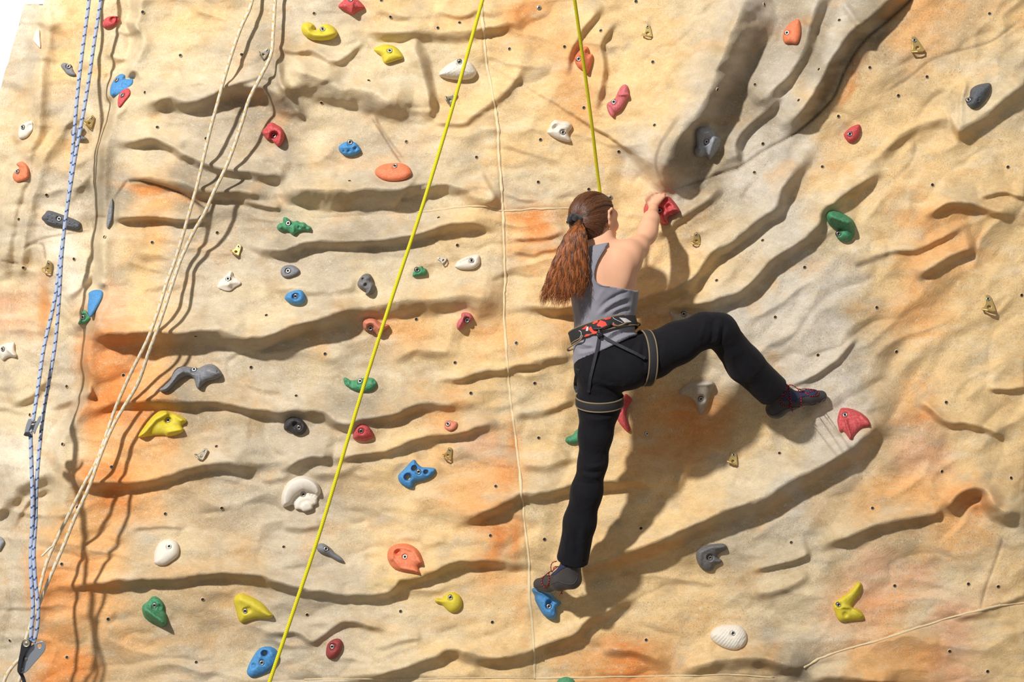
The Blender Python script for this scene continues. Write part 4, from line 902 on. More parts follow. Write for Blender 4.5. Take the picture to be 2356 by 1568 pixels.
t = NT('black_plastic'); BLK = t.set(col=lin((38, 38, 42)), rough=0.45)
t = NT('grey_alloy'); ALLOY = t.set(col=t.mix(t.noise(80, 4), lin((150, 158, 170)), lin((186, 192, 200))), rough=0.35, metal=0.7)
def plate_part(name, outline, h0, h1, mat, parent, hole=None, step=0.8, rnd=1.0):
    """a rounded flat plate cut to an outline (photo pixels), h in metres"""
    poly = catmull(outline, 4, True); x0, y0 = poly.min(0)-4; x1, y1 = poly.max(0)+4
    gx = np.arange(x0, x1, step); gy = np.arange(y0, y1, step); th = (h1-h0)/S/0.9; gz = np.arange(-3, th+3, step)
    X, Y = np.meshgrid(gx, gy, indexing='ij'); d = polysdf(X, Y, poly)
    for hx_, hy_, hr in (hole or []): d = np.minimum(d, np.hypot(X-hx_, Y-hy_)-hr)
    q = np.stack(np.broadcast_arrays(np.maximum(-d, -1e9)[..., None]+rnd, (np.abs(gz-th/2)-th/2+rnd)[None, None, :]), -1)
    F = np.linalg.norm(np.maximum(q, 0), axis=-1)+np.minimum(q.max(-1), 0)-rnd
    V, Q = surface_nets(F, (x0, y0, gz[0]), step)
    return obj(name, mesh_np(name, P(V[:, 0], V[:, 1], h0+V[:, 2]*S*0.9), Q[:, ::-1], mat), parent)
e = empty('rope_clamp'); tag(e, 'small metal rope clamp threaded on the left blue flecked rope', 'clamp')
plate_part('side_plate', [(56,998),(60,978),(66,963),(72,962),(73,972),(67,990),(62,1003)], 0.298, 0.306, ALLOY, e)
plate_part('side_plate', [(76,990),(83,972),(90,957),(95,956),(93,968),(85,985),(80,998)], 0.298, 0.306, ALLOY, e)
plate_part('cam_body', [(56,996),(62,992),(70,996),(70,1004),(62,1003),(55,1001)], 0.263, 0.311, BLK, e)
plate_part('cam_body', [(68,972),(80,968),(88,972),(78,990),(68,990)], 0.258, 0.283, ALLOY, e)
mb = MB(); mb.tube([P(64,978,0.301), P(86,974,0.301)], .004, 10); mb.tube([P(60,994,0.301), P(80,990,0.301)], .0035, 10); mb.build('pin', STEEL, e)
e = empty('belay_plate'); tag(e, 'large grey assisted-braking belay plate at the bottom left, ropes threaded in', 'belay device')
plate_part('side_plate', [(44,1544),(46,1520),(56,1498),(76,1482),(88,1476),(98,1474),(105,1482),(104,1494),(94,1508),(78,1526),(62,1544),(52,1548)], 0.406, 0.413, ALLOY, e, [(91,1484.5,5)])
plate_part('cam_body', [(50,1478),(58,1470),(70,1472),(72,1484),(62,1496),(54,1512),(49,1535),(46,1548),(40,1544),(41,1525),(46,1500)], 0.396, 0.433, BLK, e)
mb = MB(); o_ = P(61, 1479, 0.433); mb.lathe([(.001, .004), (.006, .004), (.0065, .002), (.012, .003), (.0135, .005), (.0145, .002), (.0145, -.004)], 24, 0, o_); mb.build('pivot', DULL, e)
mb = MB(); mb.lathe([(.001, .008), (.006, .007), (.0095, .003), (.0105, -.003)], 20, 0, P(58, 1514, 0.413)); mb.build('rivet', STEEL, e); mb = MB(); mb.lathe([(.001, .003), (.004, .002), (.005, -.003)], 14, 0, P(50, 1538, 0.413)); mb.build('rivet', STEEL, e)
e2 = rope('webbing_sling', rp([(46,1546,0.406),(52,1556,0.402),(57,1575,0.402),(58,1610,0.402)]), .007, BLK); tag(e2, 'black webbing hanging from the bottom of the belay plate', 'sling')
# ------------------------------------------------------------ the climber
t = NT('skin'); n = t.noise(18, 4)
SKIN = t.set(col=t.mix(n, lin((236, 184, 150)), lin((226, 168, 134))), rough=0.5, spec=0.35, sss=0.12, ssr=(0.5, 0.22, 0.12), sss_scale=0.02, nrm=t.bump(t.noise(600, 3), 0.12, 0.0008))
t = NT('grey_jersey'); JERSEY = t.set(col=t.mix(t.noise(40, 5), lin((126, 124, 134)), lin((140, 138, 148))), rough=0.85, sheen=0.2, nrm=t.bump(t.noise(900, 2), 0.3, 0.0006))
t = NT('black_cotton'); BLACKC = t.set(col=t.mix(t.noise(20, 5), lin((19, 18, 22)), lin((29, 28, 33))), rough=0.9, spec=0.15, sheen=0.05, nrm=t.bump(t.noise(14, 3, 0.5, None, 0.8), 0.25, 0.02, t.bump(t.noise(900, 2), 0.3, 0.0006)))
t = NT('shoe_rubber'); RUB = t.set(col=t.mix(t.noise(60, 5), lin((48, 46, 47)), lin((74, 70, 70))), rough=0.55, nrm=t.bump(t.noise(300, 4), 0.2, 0.001))
t = NT('navy_suede'); NAVY = t.set(col=t.mix(t.noise(90, 4), lin((34, 40, 66)), lin((52, 60, 92))), rough=0.9)
t = NT('teal_sock'); SOCK_M = t.set(col=lin((150, 186, 184)), rough=0.9)
t = NT('white_sock'); SOCK_W = t.set(col=lin((206, 206, 214)), rough=0.9)
t = NT('tan_piping'); TAN = t.set(col=t.mix(t.noise(60, 3), lin((140, 122, 96)), lin((120, 104, 80))), rough=0.75)
t = NT('harness_black'); HB = t.set(col=t.mix(t.noise(150, 4), lin((30, 29, 32)), lin((46, 44, 46))), rough=0.8)
t = NT('webbing'); WEB = t.set(col=lin((42, 42, 48)), rough=0.7)
t = NT('red_mesh'); REDM = t.set(col=lin((228, 62, 40)), rough=0.6)
t = NT('white_label'); WLAB = t.set(col=t.mix(t.noise(240, 2), lin((226, 222, 220)), lin((180, 176, 178))), rough=0.5)
LACE = rope_mat('lace', (34, 30, 34), (206, 52, 66), 0.011, 0.5, 0.3)
def hair_mat(name, a, b, tip):
    t = NT(name); s_ = t.n('ShaderNodeAttribute', attribute_name='shade').outputs['Fac']
    c = t.mix(s_, lin(a), lin(b)); c = t.mix(t.ramp(t.noise(9, 3), [(0.45, 0), (0.7, 0.6)]), c, lin(tip))
    return t.set(col=c, rough=0.42, spec=0.5)
HAIR = hair_mat('brown_hair', (58, 32, 18), (112, 66, 36), (92, 52, 28))
TAILM = hair_mat('chestnut_curls', (72, 38, 18), (168, 98, 48), (140, 74, 32))

p3 = lambda x, y, h: P(x, y, h)
hw_hand = float(wall_h(1515, 470)); hw_l = float(wall_h(1245, 1375)); hw_r = float(wall_h(1880, 930))
# torso, shared by skin and shirt
def torso(s):
    s.ell(p3(1383, 642, .46), (.122, .088, .135), k=.05)
    s.ell(p3(1376, 603, .46), (.112, .072, .075), k=.05)
    s.ell(p3(1388, 728, .45), (.106, .080, .125), k=.06)
    s.ell(p3(1396, 795, .445), (.120, .092, .085), k=.06)
    return s
def pelvis(s, g=0.0):
    s.ell(p3(1402, 835, .44), (.128+g, .098+g, .080+g), k=.05)
    s.ell(p3(1436, 846, .49), (.088+g, .080+g, .084+g), k=.05)
    s.ell(p3(1374, 858, .48), (.074+g, .070+g, .080+g), k=.04)
    return s
LLEG = [(1380,850,.44),(1379,930,.425),(1370,1000,.40),(1364,1062,.375),(1350,1130,.34),(1334,1200,.295),(1317,1288,.245)]
LR = [.094, .079, .0625, .0535, .058, .060, .0635]
RLEG = [(1448,836,.45),(1500,817,.445),(1560,788,.43),(1620,759,.40),(1656,760,.375),(1714,838,.29),(1782,903,.21)]
RR = [.098, .086, .078, .065, .064, .069, .067]
body = torso(Sdf()); pelvis(body, -.012)
for pts, rs in ((LLEG, LR), (RLEG, RR)):
    q = [p3(*a) for a in pts]; body.chain(q, [r-(.012 if i < 3 else .020 if i < 5 else .041) for i, r in enumerate(rs)], .03)
# head
HC_ = p3(1366, 503, .44); HR = rotm((.77, .63, .05), (-.05, .02, 1))
hp = lambda f, r, u: HC_+f*HR[0]+r*HR[1]+u*HR[2]
head = Sdf()
head.ell(hp(-.006, 0, .022), (.092, .071, .077), HR, k=.02)
head.ell(hp(.030, 0, -.030), (.064, .056, .070), HR, k=.04)
head.cap(hp(.035, 0, -.072), hp(.082, 0, -.084), .036, .017, .03)
head.ell(hp(.082, 0, .014), (.016, .045, .016), HR, k=.03)
for s_ in (-1, 1): head.ell(hp(.068, s_*.036, -.032), (.024, .02, .02), HR, k=.02); head.cap(hp(.02, s_*.048, -.068), hp(.065, s_*.022, -.088), .016, .014, .03)
head.cap(hp(.094, 0, -.004), hp(.110, 0, -.032), .008, .0115, .012)
head.ell(hp(.096, 0, -.058), (.010, .022, .009), HR, k=.008); head.ell(hp(.094, 0, -.070), (.010, .018, .007), HR, k=.008)
for s_ in (-1, 1):   # ears: helix, lobe and bowl
    e_ = [hp(.018+f, s_*(.070+o), u) for f, o, u in [(.012, .000, .000), (.014, .010, .020), (.002, .016, .030), (-.012, .016, .020), (-.012, .012, -.004), (-.004, .004, -.026), (.004, .001, -.034)]]
    head.chain(e_, [.004, .0045, .005, .005, .005, .006, .006], .006)
    head.ell(hp(.020, s_*.073, -.004), (.013, .006, .022), HR, k=.01)
body.p += head.p
body.cap(p3(1372, 548, .435), p3(1380, 590, .462), .044, .052, .04)
body.cap(p3(1384, 578, .465), p3(1442, 588, .47), .036, .034, .05); body.cap(p3(1368, 582, .46), p3(1310, 598, .46), .036, .034, .05)
# right arm
body.chain([p3(1440, 590, .47), p3(1465, 571, .405), p3(1488, 540, .32), p3(1492, 524, .285), p3(1498, 504, .235), p3(1504, 477, hw_hand+.115)], [.045, .037, .0285, .0270, .0245, .0200], .05)
body.ell(p3(1446, 582, .468), (.044, .042, .042), k=.04)
body.cap(p3(1434, 610, .465), p3(1424, 690, .45), .052, .045, .06)
body.ell(p3(1418, 622, .525), (.045, .022, .065), k=.05); body.ell(p3(1345, 625, .52), (.042, .022, .06), k=.05)
body.cap(p3(1378, 590, .52), p3(1385, 720, .515), .018, .018, .05)
def hand(wr, kn, dep, hw, y0, sx_, thumb):
    """wrist, knuckle x list, and the curl over the hold"""
    for i, x in enumerate(kn):
        yk = y0+[3.0, 0.5, 0, 1.5][i]
        body.cap(wr, p3(x, yk, hw+dep), .0135, .0094, .007)
        body.chain([p3(x, yk, hw+dep), p3(x+sx_, yk-3.5, hw+dep-.028), p3(x+sx_, yk-1.5, hw+dep-.050), p3(x+sx_, yk+4.0, hw+dep-.066)], [.0090, .0084, .0078, .0072], .003)
    body.chain(thumb, [.013, .0105, .0095, .008], .008)
hand(p3(1504, 474, hw_hand+.108), [1499.5, 1508.5, 1517.5, 1526], .094, hw_hand, 450, 1.5, [p3(1500, 474, hw_hand+.105), p3(1492, 466, hw_hand+.098), p3(1489.5, 458, hw_hand+.088), p3(1491, 452, hw_hand+.074)])
# left arm, reaching in to the wall behind the ponytail
hwa = float(wall_h(1312, 640))
body.chain([p3(1308, 597, .46), p3(1300, 622, .37), p3(1302, 648, .28), p3(1309, 645, .20), p3(1316, 636, hwa+.055)], [.044, .037, .033, .032, .021], .03)
hand(p3(1316, 634, hwa+.05), [1304, 1312, 1320, 1328], .040, hwa, 618, 0, [p3(1322, 634, hwa+.05), p3(1332, 630, hwa+.045), p3(1337, 624, hwa+.035), p3(1339, 618, hwa+.02)])
person = empty('person', P(1400, 1350, .2)); person.location = (0, 0, 0)
tag(person, 'person with long ponytail in grey tank top and black trousers, climbing with right leg raised', 'person')
F, lo, ax = body.grid(.0042)
V, Q = surface_nets(F, lo, .0042)
obj('body', mesh_np('body', V, Q[:, ::-1] if False else Q, SKIN), person)
def pxy(X):
    k = (D+X[..., 1])/D*S
    return 1178+X[..., 0]/k, 784-(X[..., 2]-ZC)/k
def cloth(name, sdf, h, mat, infl, cuts, folds=(), extra=None, parent=None, noise_=0.0):
    F, lo, ax = sdf.grid(h)
    X = np.stack(np.meshgrid(*ax, indexing='ij'), -1)
    near = np.abs(F) < .03
    Xn = X[near]; px, py = pxy(Xn); f = F[near]-infl
    for pl, r, a in folds:
        p = catmull(pl, 4); tt = np.linspace(0, 1, len(p)); d, s, w = polydist(px, py, p, np.clip(np.minimum(tt, 1-tt)/.25, 0, 1))
        f -= a*w*np.exp(-(d/r)**2)
    if noise_: f -= noise_*fbm(px/22+Xn[:, 1]*30, py/30+Xn[:, 1]*20, 71, 3)
    for poly in cuts: f = np.maximum(f, polysdf(px, py, poly)*.0016)
    if extra is not None: f = extra(f, Xn)
    F = F-infl; F[near] = f
    m = ~near & (F < 0)
    if m.any():
        Xn = X[m]; px, py = pxy(Xn); f = F[m]
        for poly in cuts: f = np.maximum(f, polysdf(px, py, poly)*.0016)
        if extra is not None: f = extra(f, Xn)
        F[m] = f
    V, Q = surface_nets(F, lo, h)
    return obj(name, mesh_np(name, V, Q, mat), parent)
ARM = catmull([(1405,550),(1392,570),(1378,592),(1370,615),(1367,634),(1373,650),(1388,657),(1412,661),(1458,669),(1530,672),(1530,530),(1430,530)], 3, True)
ARMH = [(1405,552),(1396,565),(1385,582),(1376,598),(1370,615),(1367,634),(1372,648),(1386,656),(1412,660),(1460,668),(1530,672),(1530,520),(1430,520)]
TCUTS = [ARMH, [(1240,540),(1316,562),(1326,585),(1326,620),(1314,655),(1240,668)], [(1300,585),(1330,574),(1345,568),(1370,563),(1406,556),(1440,470),(1300,470)],
         [(1290,862),(1324,850),(1332,832),(1350,820),(1380,808),(1420,790),(1450,775),(1484,766),(1600,760),(1600,1100),(1290,1100)]]
tk = torso(Sdf()); tk.cap(p3(1434, 640, .465), p3(1424, 700, .45), .052, .046, .06); tk.cap(p3(1384, 578, .465), p3(1432, 588, .47), .036, .034, .05); tk.cap(p3(1376, 572, .462), p3(1320, 592, .46), .040, .034, .05)
tk.ell(p3(1402, 835, .44), (.130, .100, .080), k=.05); tk.ell(p3(1436, 846, .49), (.088, .082, .084), k=.05); tk.ell(p3(1418, 622, .525), (.045, .022, .065), k=.05); tk.ell(p3(1345, 625, .52), (.042, .022, .06), k=.05); tk.cap(p3(1378, 590, .52), p3(1385, 720, .515), .018, .018, .05)
TF = [([(1452,668),(1425,676),(1395,694),(1368,722)], 3.5, -.006), ([(1452,682),(1425,690),(1398,705),(1372,728)], 3.5, .006), ([(1454,692),(1428,700),(1402,714),(1384,730)], 3, -.006),
      ([(1455,702),(1430,708),(1405,720)], 3, .005), ([(1455,712),(1430,716),(1408,726)], 2.5, -.005), ([(1470,752),(1440,754),(1410,764),(1385,785)], 3, .007), ([(1474,760),(1445,762),(1415,773),(1395,790)], 2.5, -.006),
      ([(1478,767),(1450,770),(1425,780),(1400,795)], 3, .006), ([(1330,785),(1345,792),(1365,795)], 3, .006), ([(1327,800),(1345,803),(1372,800)], 3, -.005), ([(1326,815),(1350,810),(1375,803)], 3, .005),
      ([(1330,690),(1335,720),(1340,745)], 5, .004), ([(1345,690),(1350,720),(1358,742)], 4, -.003), ([(1395,660),(1380,680),(1372,700)], 5, .003),
      ([(1405,552),(1385,582),(1370,615),(1367,634),(1372,648),(1386,656),(1412,660),(1460,668)], 4, .003)]
top_o = cloth('tank_top', tk, .0048, JERSEY, .010, TCUTS, TF, parent=person, noise_=.004)
mb = MB()
def drape(sdf, px, py, off=.002, h0=.75):
    hs = h0-np.arange(0, .7, .0015); X = P(np.full(hs.shape, px), np.full(hs.shape, py), hs); v = sdf.ev(X)
    i = np.argmax(v < off)
    return X[i] if v[i] < off else P(px, py, .42)
edge_ = catmull(ARMH[:10], 4); mb.tube([drape(tk, x-1.2, y+.8, .012) for x, y in edge_[5:-5]], .0022, 6)
mb.build('armhole_seam', JERSEY, top_o)
# trousers
tr = pelvis(Sdf()); tr.ell(p3(1396, 795, .445), (.122, .094, .085), k=.05); tr.chain([p3(*a) for a in LLEG], LR, .03); tr.chain([p3(*a) for a in RLEG], RR, .03)
hemL = p3(1317, 1290, .245); dL = hemL-p3(1334, 1200, .295); dL /= np.linalg.norm(dL)
hemR = p3(1779, 900, .213); dR = hemR-p3(1714, 838, .29); dR /= np.linalg.norm(dR)
def tcut(f, X):
    for hm, dr, r, pq in ((hemL, dL, .055, p3(1334,1200,.295)), (hemR, dR, .058, p3(1714,838,.29))):
        v = X-hm; s_ = v @ dr; rad = np.linalg.norm(v-s_[:, None]*dr, axis=1); nearm = np.linalg.norm(v, axis=1) < .13
        f = np.where(nearm, np.maximum(f, s_), f)
        f = np.where(nearm, np.maximum(f, -np.maximum(rad-r, -(s_+.045))), f)
    px, py = pxy(X)
    wl = np.interp(px, [1300, 1330, 1360, 1400, 1440, 1490], [815, 812, 795, 785, 765, 750]); wl = wl-26; f = np.where(px < 1478, np.maximum(f, (wl-py)*.0017), f)
    return f
TRF = [([(1335,935),(1375,945),(1420,938)], 3, .004), ([(1335,950),(1380,957),(1418,950)], 2.5, -.004), ([(1333,962),(1370,966),(1412,960)], 3, .003), ([(1335,1068),(1362,1074),(1392,1068)], 4, .005), ([(1330,1078),(1360,1086),(1390,1082)], 3, -.006), ([(1328,1090),(1358,1096),(1388,1098)], 4, .005),
       ([(1325,1105),(1350,1112),(1380,1110)], 3, -.003), ([(1650,722),(1640,745),(1638,775),(1630,792)], 4, -.006), ([(1660,722),(1655,748),(1650,780),(1640,795)], 4, .006), ([(1668,740),(1662,770),(1655,795)], 3.5, -.006), ([(1625,725),(1618,755),(1610,785)], 4, .004),
       ([(1700,790),(1720,830),(1745,860)], 7, .004), ([(1690,810),(1700,850),(1730,885)], 6, -.004), ([(1330,1210),(1325,1250),(1330,1285)], 6, -.005), ([(1345,1200),(1342,1250),(1343,1285)], 6, .004), ([(1305,1220),(1300,1260),(1298,1285)], 5, .004),
       ([(1430,905),(1400,895),(1360,885),(1335,870)], 5, -.005), ([(1425,890),(1390,882),(1345,868)], 4, .004), ([(1465,780),(1455,800),(1440,815)], 4, -.004), ([(1475,785),(1470,810),(1460,825)], 3, .004), ([(1482,775),(1480,815),(1483,860)], 4, -.006),
       ([(1512,850),(1530,800),(1525,770)], 5, .002), ([(1425,900),(1432,870),(1420,840)], 5, -.002)]
cloth('trousers', tr, .0055, BLACKC, .002, [], TRF, tcut, person, .003)

# ------------------------------------------------------------ shoes
def shoe(label_sock, ank, heel, mid, ball, toe, rs, hts, sockm, laces, upper, leg0, sole):
    e = Sdf(); A = [p3(*ank), p3(*heel), p3(*mid), p3(*ball), p3(*toe)]
    e.chain([A[1], A[2], A[3], A[4]], rs[1:], .02); e.cap(A[0], A[1], rs[0], rs[1], .03); e.cap(A[0], A[2], rs[0]*.9, rs[2]*.9, .03)
    F, lo, ax = e.grid(.0032, .02); X = np.stack(np.meshgrid(*ax, indexing='ij'), -1)
    F = np.maximum(F, ((X-A[0]) @ leg0)-.012)
    V, Q = surface_nets(F, lo, .0032); so = obj('climbing_shoe', mesh_np('climbing_shoe', V, Q, RUB), person)
    # suede upper laid over the instep
    px, py = pxy(X); G = np.maximum(F-.0018, -polysdf(px, py, catmull(upper, 4, True))*.0016)
    V, Q = surface_nets(G, lo, .0032); obj('upper', mesh_np('upper', V, Q, NAVY), so)
    # rubber rand line
    mb = MB(); mb.tube([drape(e, x, y, .0012) for x, y in catmull(sole, 5)], .0016, 6); mb.build('rand', RUB, so)
    k_ = Sdf().cap(A[0]-.02*leg0, A[0]+.045*leg0, rs[0]*.96, rs[0]*1.05, .01); F, lo, ax = k_.grid(.004, .015); V, Q = surface_nets(F, lo, .004); obj('sock', mesh_np('sock', V, Q, sockm), so)
    for L_ in laces:
        pts = []; hl_ = None
        for q_ in L_:
            g = p3(*q_) if len(q_) == 3 else drape(e, q_[0], q_[1], .003)
            if len(q_) == 2 and abs(g[1]+.42) < 1e-6: g = P(q_[0], q_[1], hl_ if hl_ else -float(A[2][1])+.02)
            hl_ = -float(g[1]); pts.append(g)
        rope('lace', pts, .0021, LACE, so, 6, 5)
    return so
Z = lambda ox, oy, s: (lambda L: [(ox+a[0]/s, oy+a[1]/s)+tuple(a[2:]) for a in L])
zl = Z(1200, 1240, 7.84); zr = Z(1700, 840, 9.8)
legL = -dL; legR = -dR
hl = hw_l+.06
shoe('l', (1313,1300,.245), (1315,1331,.235), (1288,1336,.205), (1262,1342,hl+.045), (1241,1343,hl+.02), [.037,.0355,.033,.031,.0255], None, SOCK_W,
     [zl([(640,390),(560,420),(530,480),(535,560),(560,590)]), zl([(650,490),(590,500),(570,560),(500,590),(440,640),(380,690),(365,770),(390,840),(440,860),(490,790),(500,700),(490,620),(520,570)]), zl([(560,560),(640,500),(660,490)]), zl([(735,860,.215),(735,920,.21),(715,970,.21),(685,1005,.205)]), zl([(715,965,.21),(740,985,.208)])],
     zl([(740,420),(840,370),(890,440),(800,510),(700,560),(600,640),(540,650),(510,620),(580,580),(650,500)]), legL, zl([(215,850),(330,850),(480,820),(580,790),(680,760),(760,790),(860,810),(950,790),(1000,700),(1005,620)]))
shoe('r', (1797,902,hw_r+.115), (1785,940,hw_r+.10), (1820,921,hw_r+.085), (1862,913,hw_r+.052), (1889,911,hw_r+.035), [.037,.035,.033,.030,.0245], None, SOCK_M,
     [zr([(1080,440),(1040,520),(1020,620),(1080,720),(1150,790),(1180,870),(1160,930),(1050,915),(970,880),(940,800),(980,700),(1040,600),(1080,520),(1120,450),(1200,440)]), zr([(1120,450),(1135,560),(1150,700),(1165,820),(1160,920),(1200,980),(1210,1050)]),
      zr([(1180,440),(1250,470),(1310,520),(1400,540),(1500,530),(1640,540),(1740,560),(1795,610),(1770,670),(1690,690),(1600,690),(1540,640),(1480,600),(1400,560),(1320,520)]), zr([(1330,540),(1370,620),(1400,740),(1405,840),(1410,900),(1460,970)]), zr([(1520,640),(1600,600),(1700,580)])],
     zr([(960,700),(1100,540),(1300,520),(1500,560),(1700,560),(1780,600),(1700,690),(1520,700),(1360,760),(1290,840),(1200,800),(1000,800)]), legR, zr([(650,1000),(720,1120),(850,1110),(1000,1020),(1150,960),(1300,945),(1500,930),(1700,880),(1850,820),(1960,740)]))

# ------------------------------------------------------------ harness
whole = Sdf(); whole.p = tk.p+tr.p
def ring(sdf, c, e1, e2, hwid, off, n=72, arc=(0, 2*np.pi), rmax=.22):
    e1 = np.array(e1, float); e1 /= np.linalg.norm(e1); e2 = np.array(e2, float); e2 -= e1*(e1 @ e2); e2 /= np.linalg.norm(e2); w = np.cross(e1, e2)
    if w[2] < 0 and abs(w[2]) > .3: w = -w
    th = np.linspace(arc[0], arc[1], n, endpoint=False); rr = np.arange(.02, rmax, .001)
    dirs = np.cos(th)[:, None]*e1+np.sin(th)[:, None]*e2
    def surf(sh):
        X = c+sh*w+dirs[:, None, :]*rr[None, :, None]; v = sdf.ev(X) > off; i = np.argmax(v, 1); r = rr[i]
        r = np.where(v.any(1), r, rmax); return r
    r = np.stack([surf(-hwid), surf(hwid)]).mean(0)
    for _ in range(3): r = np.maximum(r, .25*np.roll(r, 1)+.5*r+.25*np.roll(r, -1))
    return c, dirs, r, w
def band(name, rg, hwid, th, mat, parent, pipe=None):
    c, dirs, r, w = rg; n = len(r)
    prof = [(-hwid, 0), (-hwid, th*.7), (-hwid*.7, th), (hwid*.7, th), (hwid, th*.7), (hwid, 0)]
    V = np.concatenate([c+dirs*(r+o)[:, None]+w*v for v, o in prof]); m = len(prof)
    i = np.arange(n); j = (i+1) % n
    Q = np.vstack([np.stack([k*n+i, k*n+j, (k+1) % m*n+j, (k+1) % m*n+i], -1) for k in range(m)])
    b = obj(name, mesh_np(name, V, Q, mat), parent)
    if pipe:
        mb = MB()
        for s_ in (-1, 1):
            pts = c+dirs*(r+th*.6)[:, None]+w*hwid*s_; pts = np.vstack([pts, pts[0]]); mb.tube(pts, pipe, 7)
        mb.build('piping', TAN, b)
    return b
rb = ring(whole, p3(1390, 758, .445), p3(1452, 744, .45)-p3(1328, 776, .45), np.array([0, -1, .20]), .019, .0105)
belt = band('harness_belt', rb, .0225, .0045, HB, person, .0030)
c_, di_, r_b, w_b = rb
cl = c_+di_*(r_b+.005)[:, None]; vis = di_[:, 1] < 0; bx_, by_ = pxy(cl[vis]); o_ = np.argsort(bx_); bx_ = bx_[o_]; by_ = by_[o_]; clv = cl[vis][o_]
def onbelt(x, y, up=.0):
    q = np.array([np.interp(x, bx_, clv[:, k]) for k in range(3)]); yy = np.interp(x, bx_, by_)
    return q+w_b*((yy-y)*.00172)+np.array([0, -1, 0])*up
def patchb(name, pts, mat, parent, th=.0016):
    g_ = 1.3 if name == 'red_panel' else 1.0; m_ = np.mean(pts, 0); pts = [tuple(m_+(np.array(a)-m_)*g_) for a in pts]
    p = [onbelt(x, y, th) for x, y in pts]; b_ = [onbelt(x, y, -.003) for x, y in pts]; n = len(p); c = np.mean(p, 0)+np.array([0, -.0008, 0])
    i = np.arange(n); j = (i+1) % n
    MB().add(np.vstack([p, b_, [c]]), np.stack([i, j, n+j, n+i], -1), np.stack([i, j, np.full(n, 2*n)], -1)).build(name, mat, parent, False)
z2 = Z(1230, 640, 6.533); dy = 0
for pl in ([(725,760),(790,712),(795,735),(760,760)], [(822,770),(850,735),(915,800),(918,815),(860,830)], [(890,670),(930,640),(962,632),(955,660),(905,680)], [(955,700),(1010,640),(1060,665),(1068,700),(1040,740),(985,740)], [(1070,600),(1120,590),(1160,585),(1145,605),(1090,618)], [(738,865),(760,845),(805,842),(790,862),(745,876)], [(1160,690),(1190,682),(1210,700),(1170,712)]):
    patchb('red_panel', z2(pl), REDM, belt)
patchb('care_label', z2([(1282,584),(1380,598),(1448,655),(1345,668)]), WLAB, belt)
patchb('bar_tack', z2([(765,790),(790,728),(820,722),(796,790)]), WLAB, belt)
for L_ in ([(1195,582),(1215,610),(1290,655),(1312,668)], [(672,785),(695,800),(690,850),(655,905)]): MB().tube([onbelt(x, y, .003) for x, y in catmull(z2(L_), 4)], .0014, 6).build('reflective_trim', WLAB, belt)
def gl(pts, mat): rope('gear_loop', [p3(*a) for a in pts], .0034, mat, belt, 8, 6)
def fr(x, y, o): q = drape(whole, x, y, o); return (x, y, float(-q[1]))
gl([fr(1341,771,.02), fr(1335,782,.02), (1324,789,.50), (1312,797,.49), (1306,802,.48), (1308,806,.47), (1320,801,.46), (1328,792,.45)], TAN)
gl([fr(1411,742,.02), fr(1414,748,.025), fr(1424,749,.022), fr(1440,743,.025), (1456,741,.47), (1470,743,.45), (1472,747,.43), (1463,750,.42), (1450,747,.42)], TAN)
gl([fr(1363,753,.022), fr(1366,756,.026), fr(1382,755,.028), fr(1398,749,.028), fr(1404,746,.026), fr(1408,748,.02)], BLK)
rl = ring(whole, p3(1379, 921, .427), np.array([1, 0, .02]), np.array([0, -1, -.28]), .017, .004)
band('leg_loop', rl, .0175, .005, HB, person, .0032)
rr_ = ring(whole, p3(1484, 820, .445), np.array([-.02, 0, 1.0]), np.array([.24, -1, 0]), .017, .004)
band('leg_loop', rr_, .0165, .005, HB, person, .0032)
def strap(name, pts, wid, mat, parent, off=.006, th=.003):
    p = catmull(pts, 6); d = np.gradient(p, axis=0); d /= np.linalg.norm(d, axis=1)[:, None]; nrm = np.stack([-d[:, 1], d[:, 0]], -1)
    A_ = np.array([drape(whole, x, y, off) for x, y in p]); hh = -A_[:, 1]
    for _ in range(2): hh = np.maximum(hh, np.convolve(np.pad(hh, 1, 'edge'), [.25, .5, .25], 'valid'))
    L_ = P(p[:, 0]-nrm[:, 0]*wid, p[:, 1]-nrm[:, 1]*wid, hh); R_ = P(p[:, 0]+nrm[:, 0]*wid, p[:, 1]+nrm[:, 1]*wid, hh)
    up = np.array([0, -th, 0]); n = len(p); V = np.vstack([L_, L_+up, R_+up, R_]); i = np.arange(n-1)
    Q = np.vstack([np.stack([k*n+i, k*n+i+1, (k+1) % 4*n+i+1, (k+1) % 4*n+i], -1) for k in range(4)])
    return obj(name, mesh_np(name, V, Q, mat, False), parent)
strap('riser_strap', [(1379,772),(1374,800),(1366,835),(1358,870),(1354,902)], 3.4, WEB, person)
strap('riser_strap', [(1382,770),(1405,784),(1435,799),(1462,812),(1484,824)], 3.4, WEB, person)
strap('hanging_strap', [(1330,848),(1325,870),(1324,890),(1329,902)], 4, WEB, person, .004)
q = drape(whole, 1379, 768, .02); mb = MB()
mb.tube([q+np.array(a)*.001 for a in [(-9, 0, 3), (0, -3, 6), (9, -2, 0), (6, 0, -8), (-4, 0, -9), (-9, 0, 3)]], .005, 8); mb.tube([q+np.array([-.002, 0, .03]), q, q+np.array([.003, 0, -.012])], .006, 8)
mb.build('buckle', BLK, person)

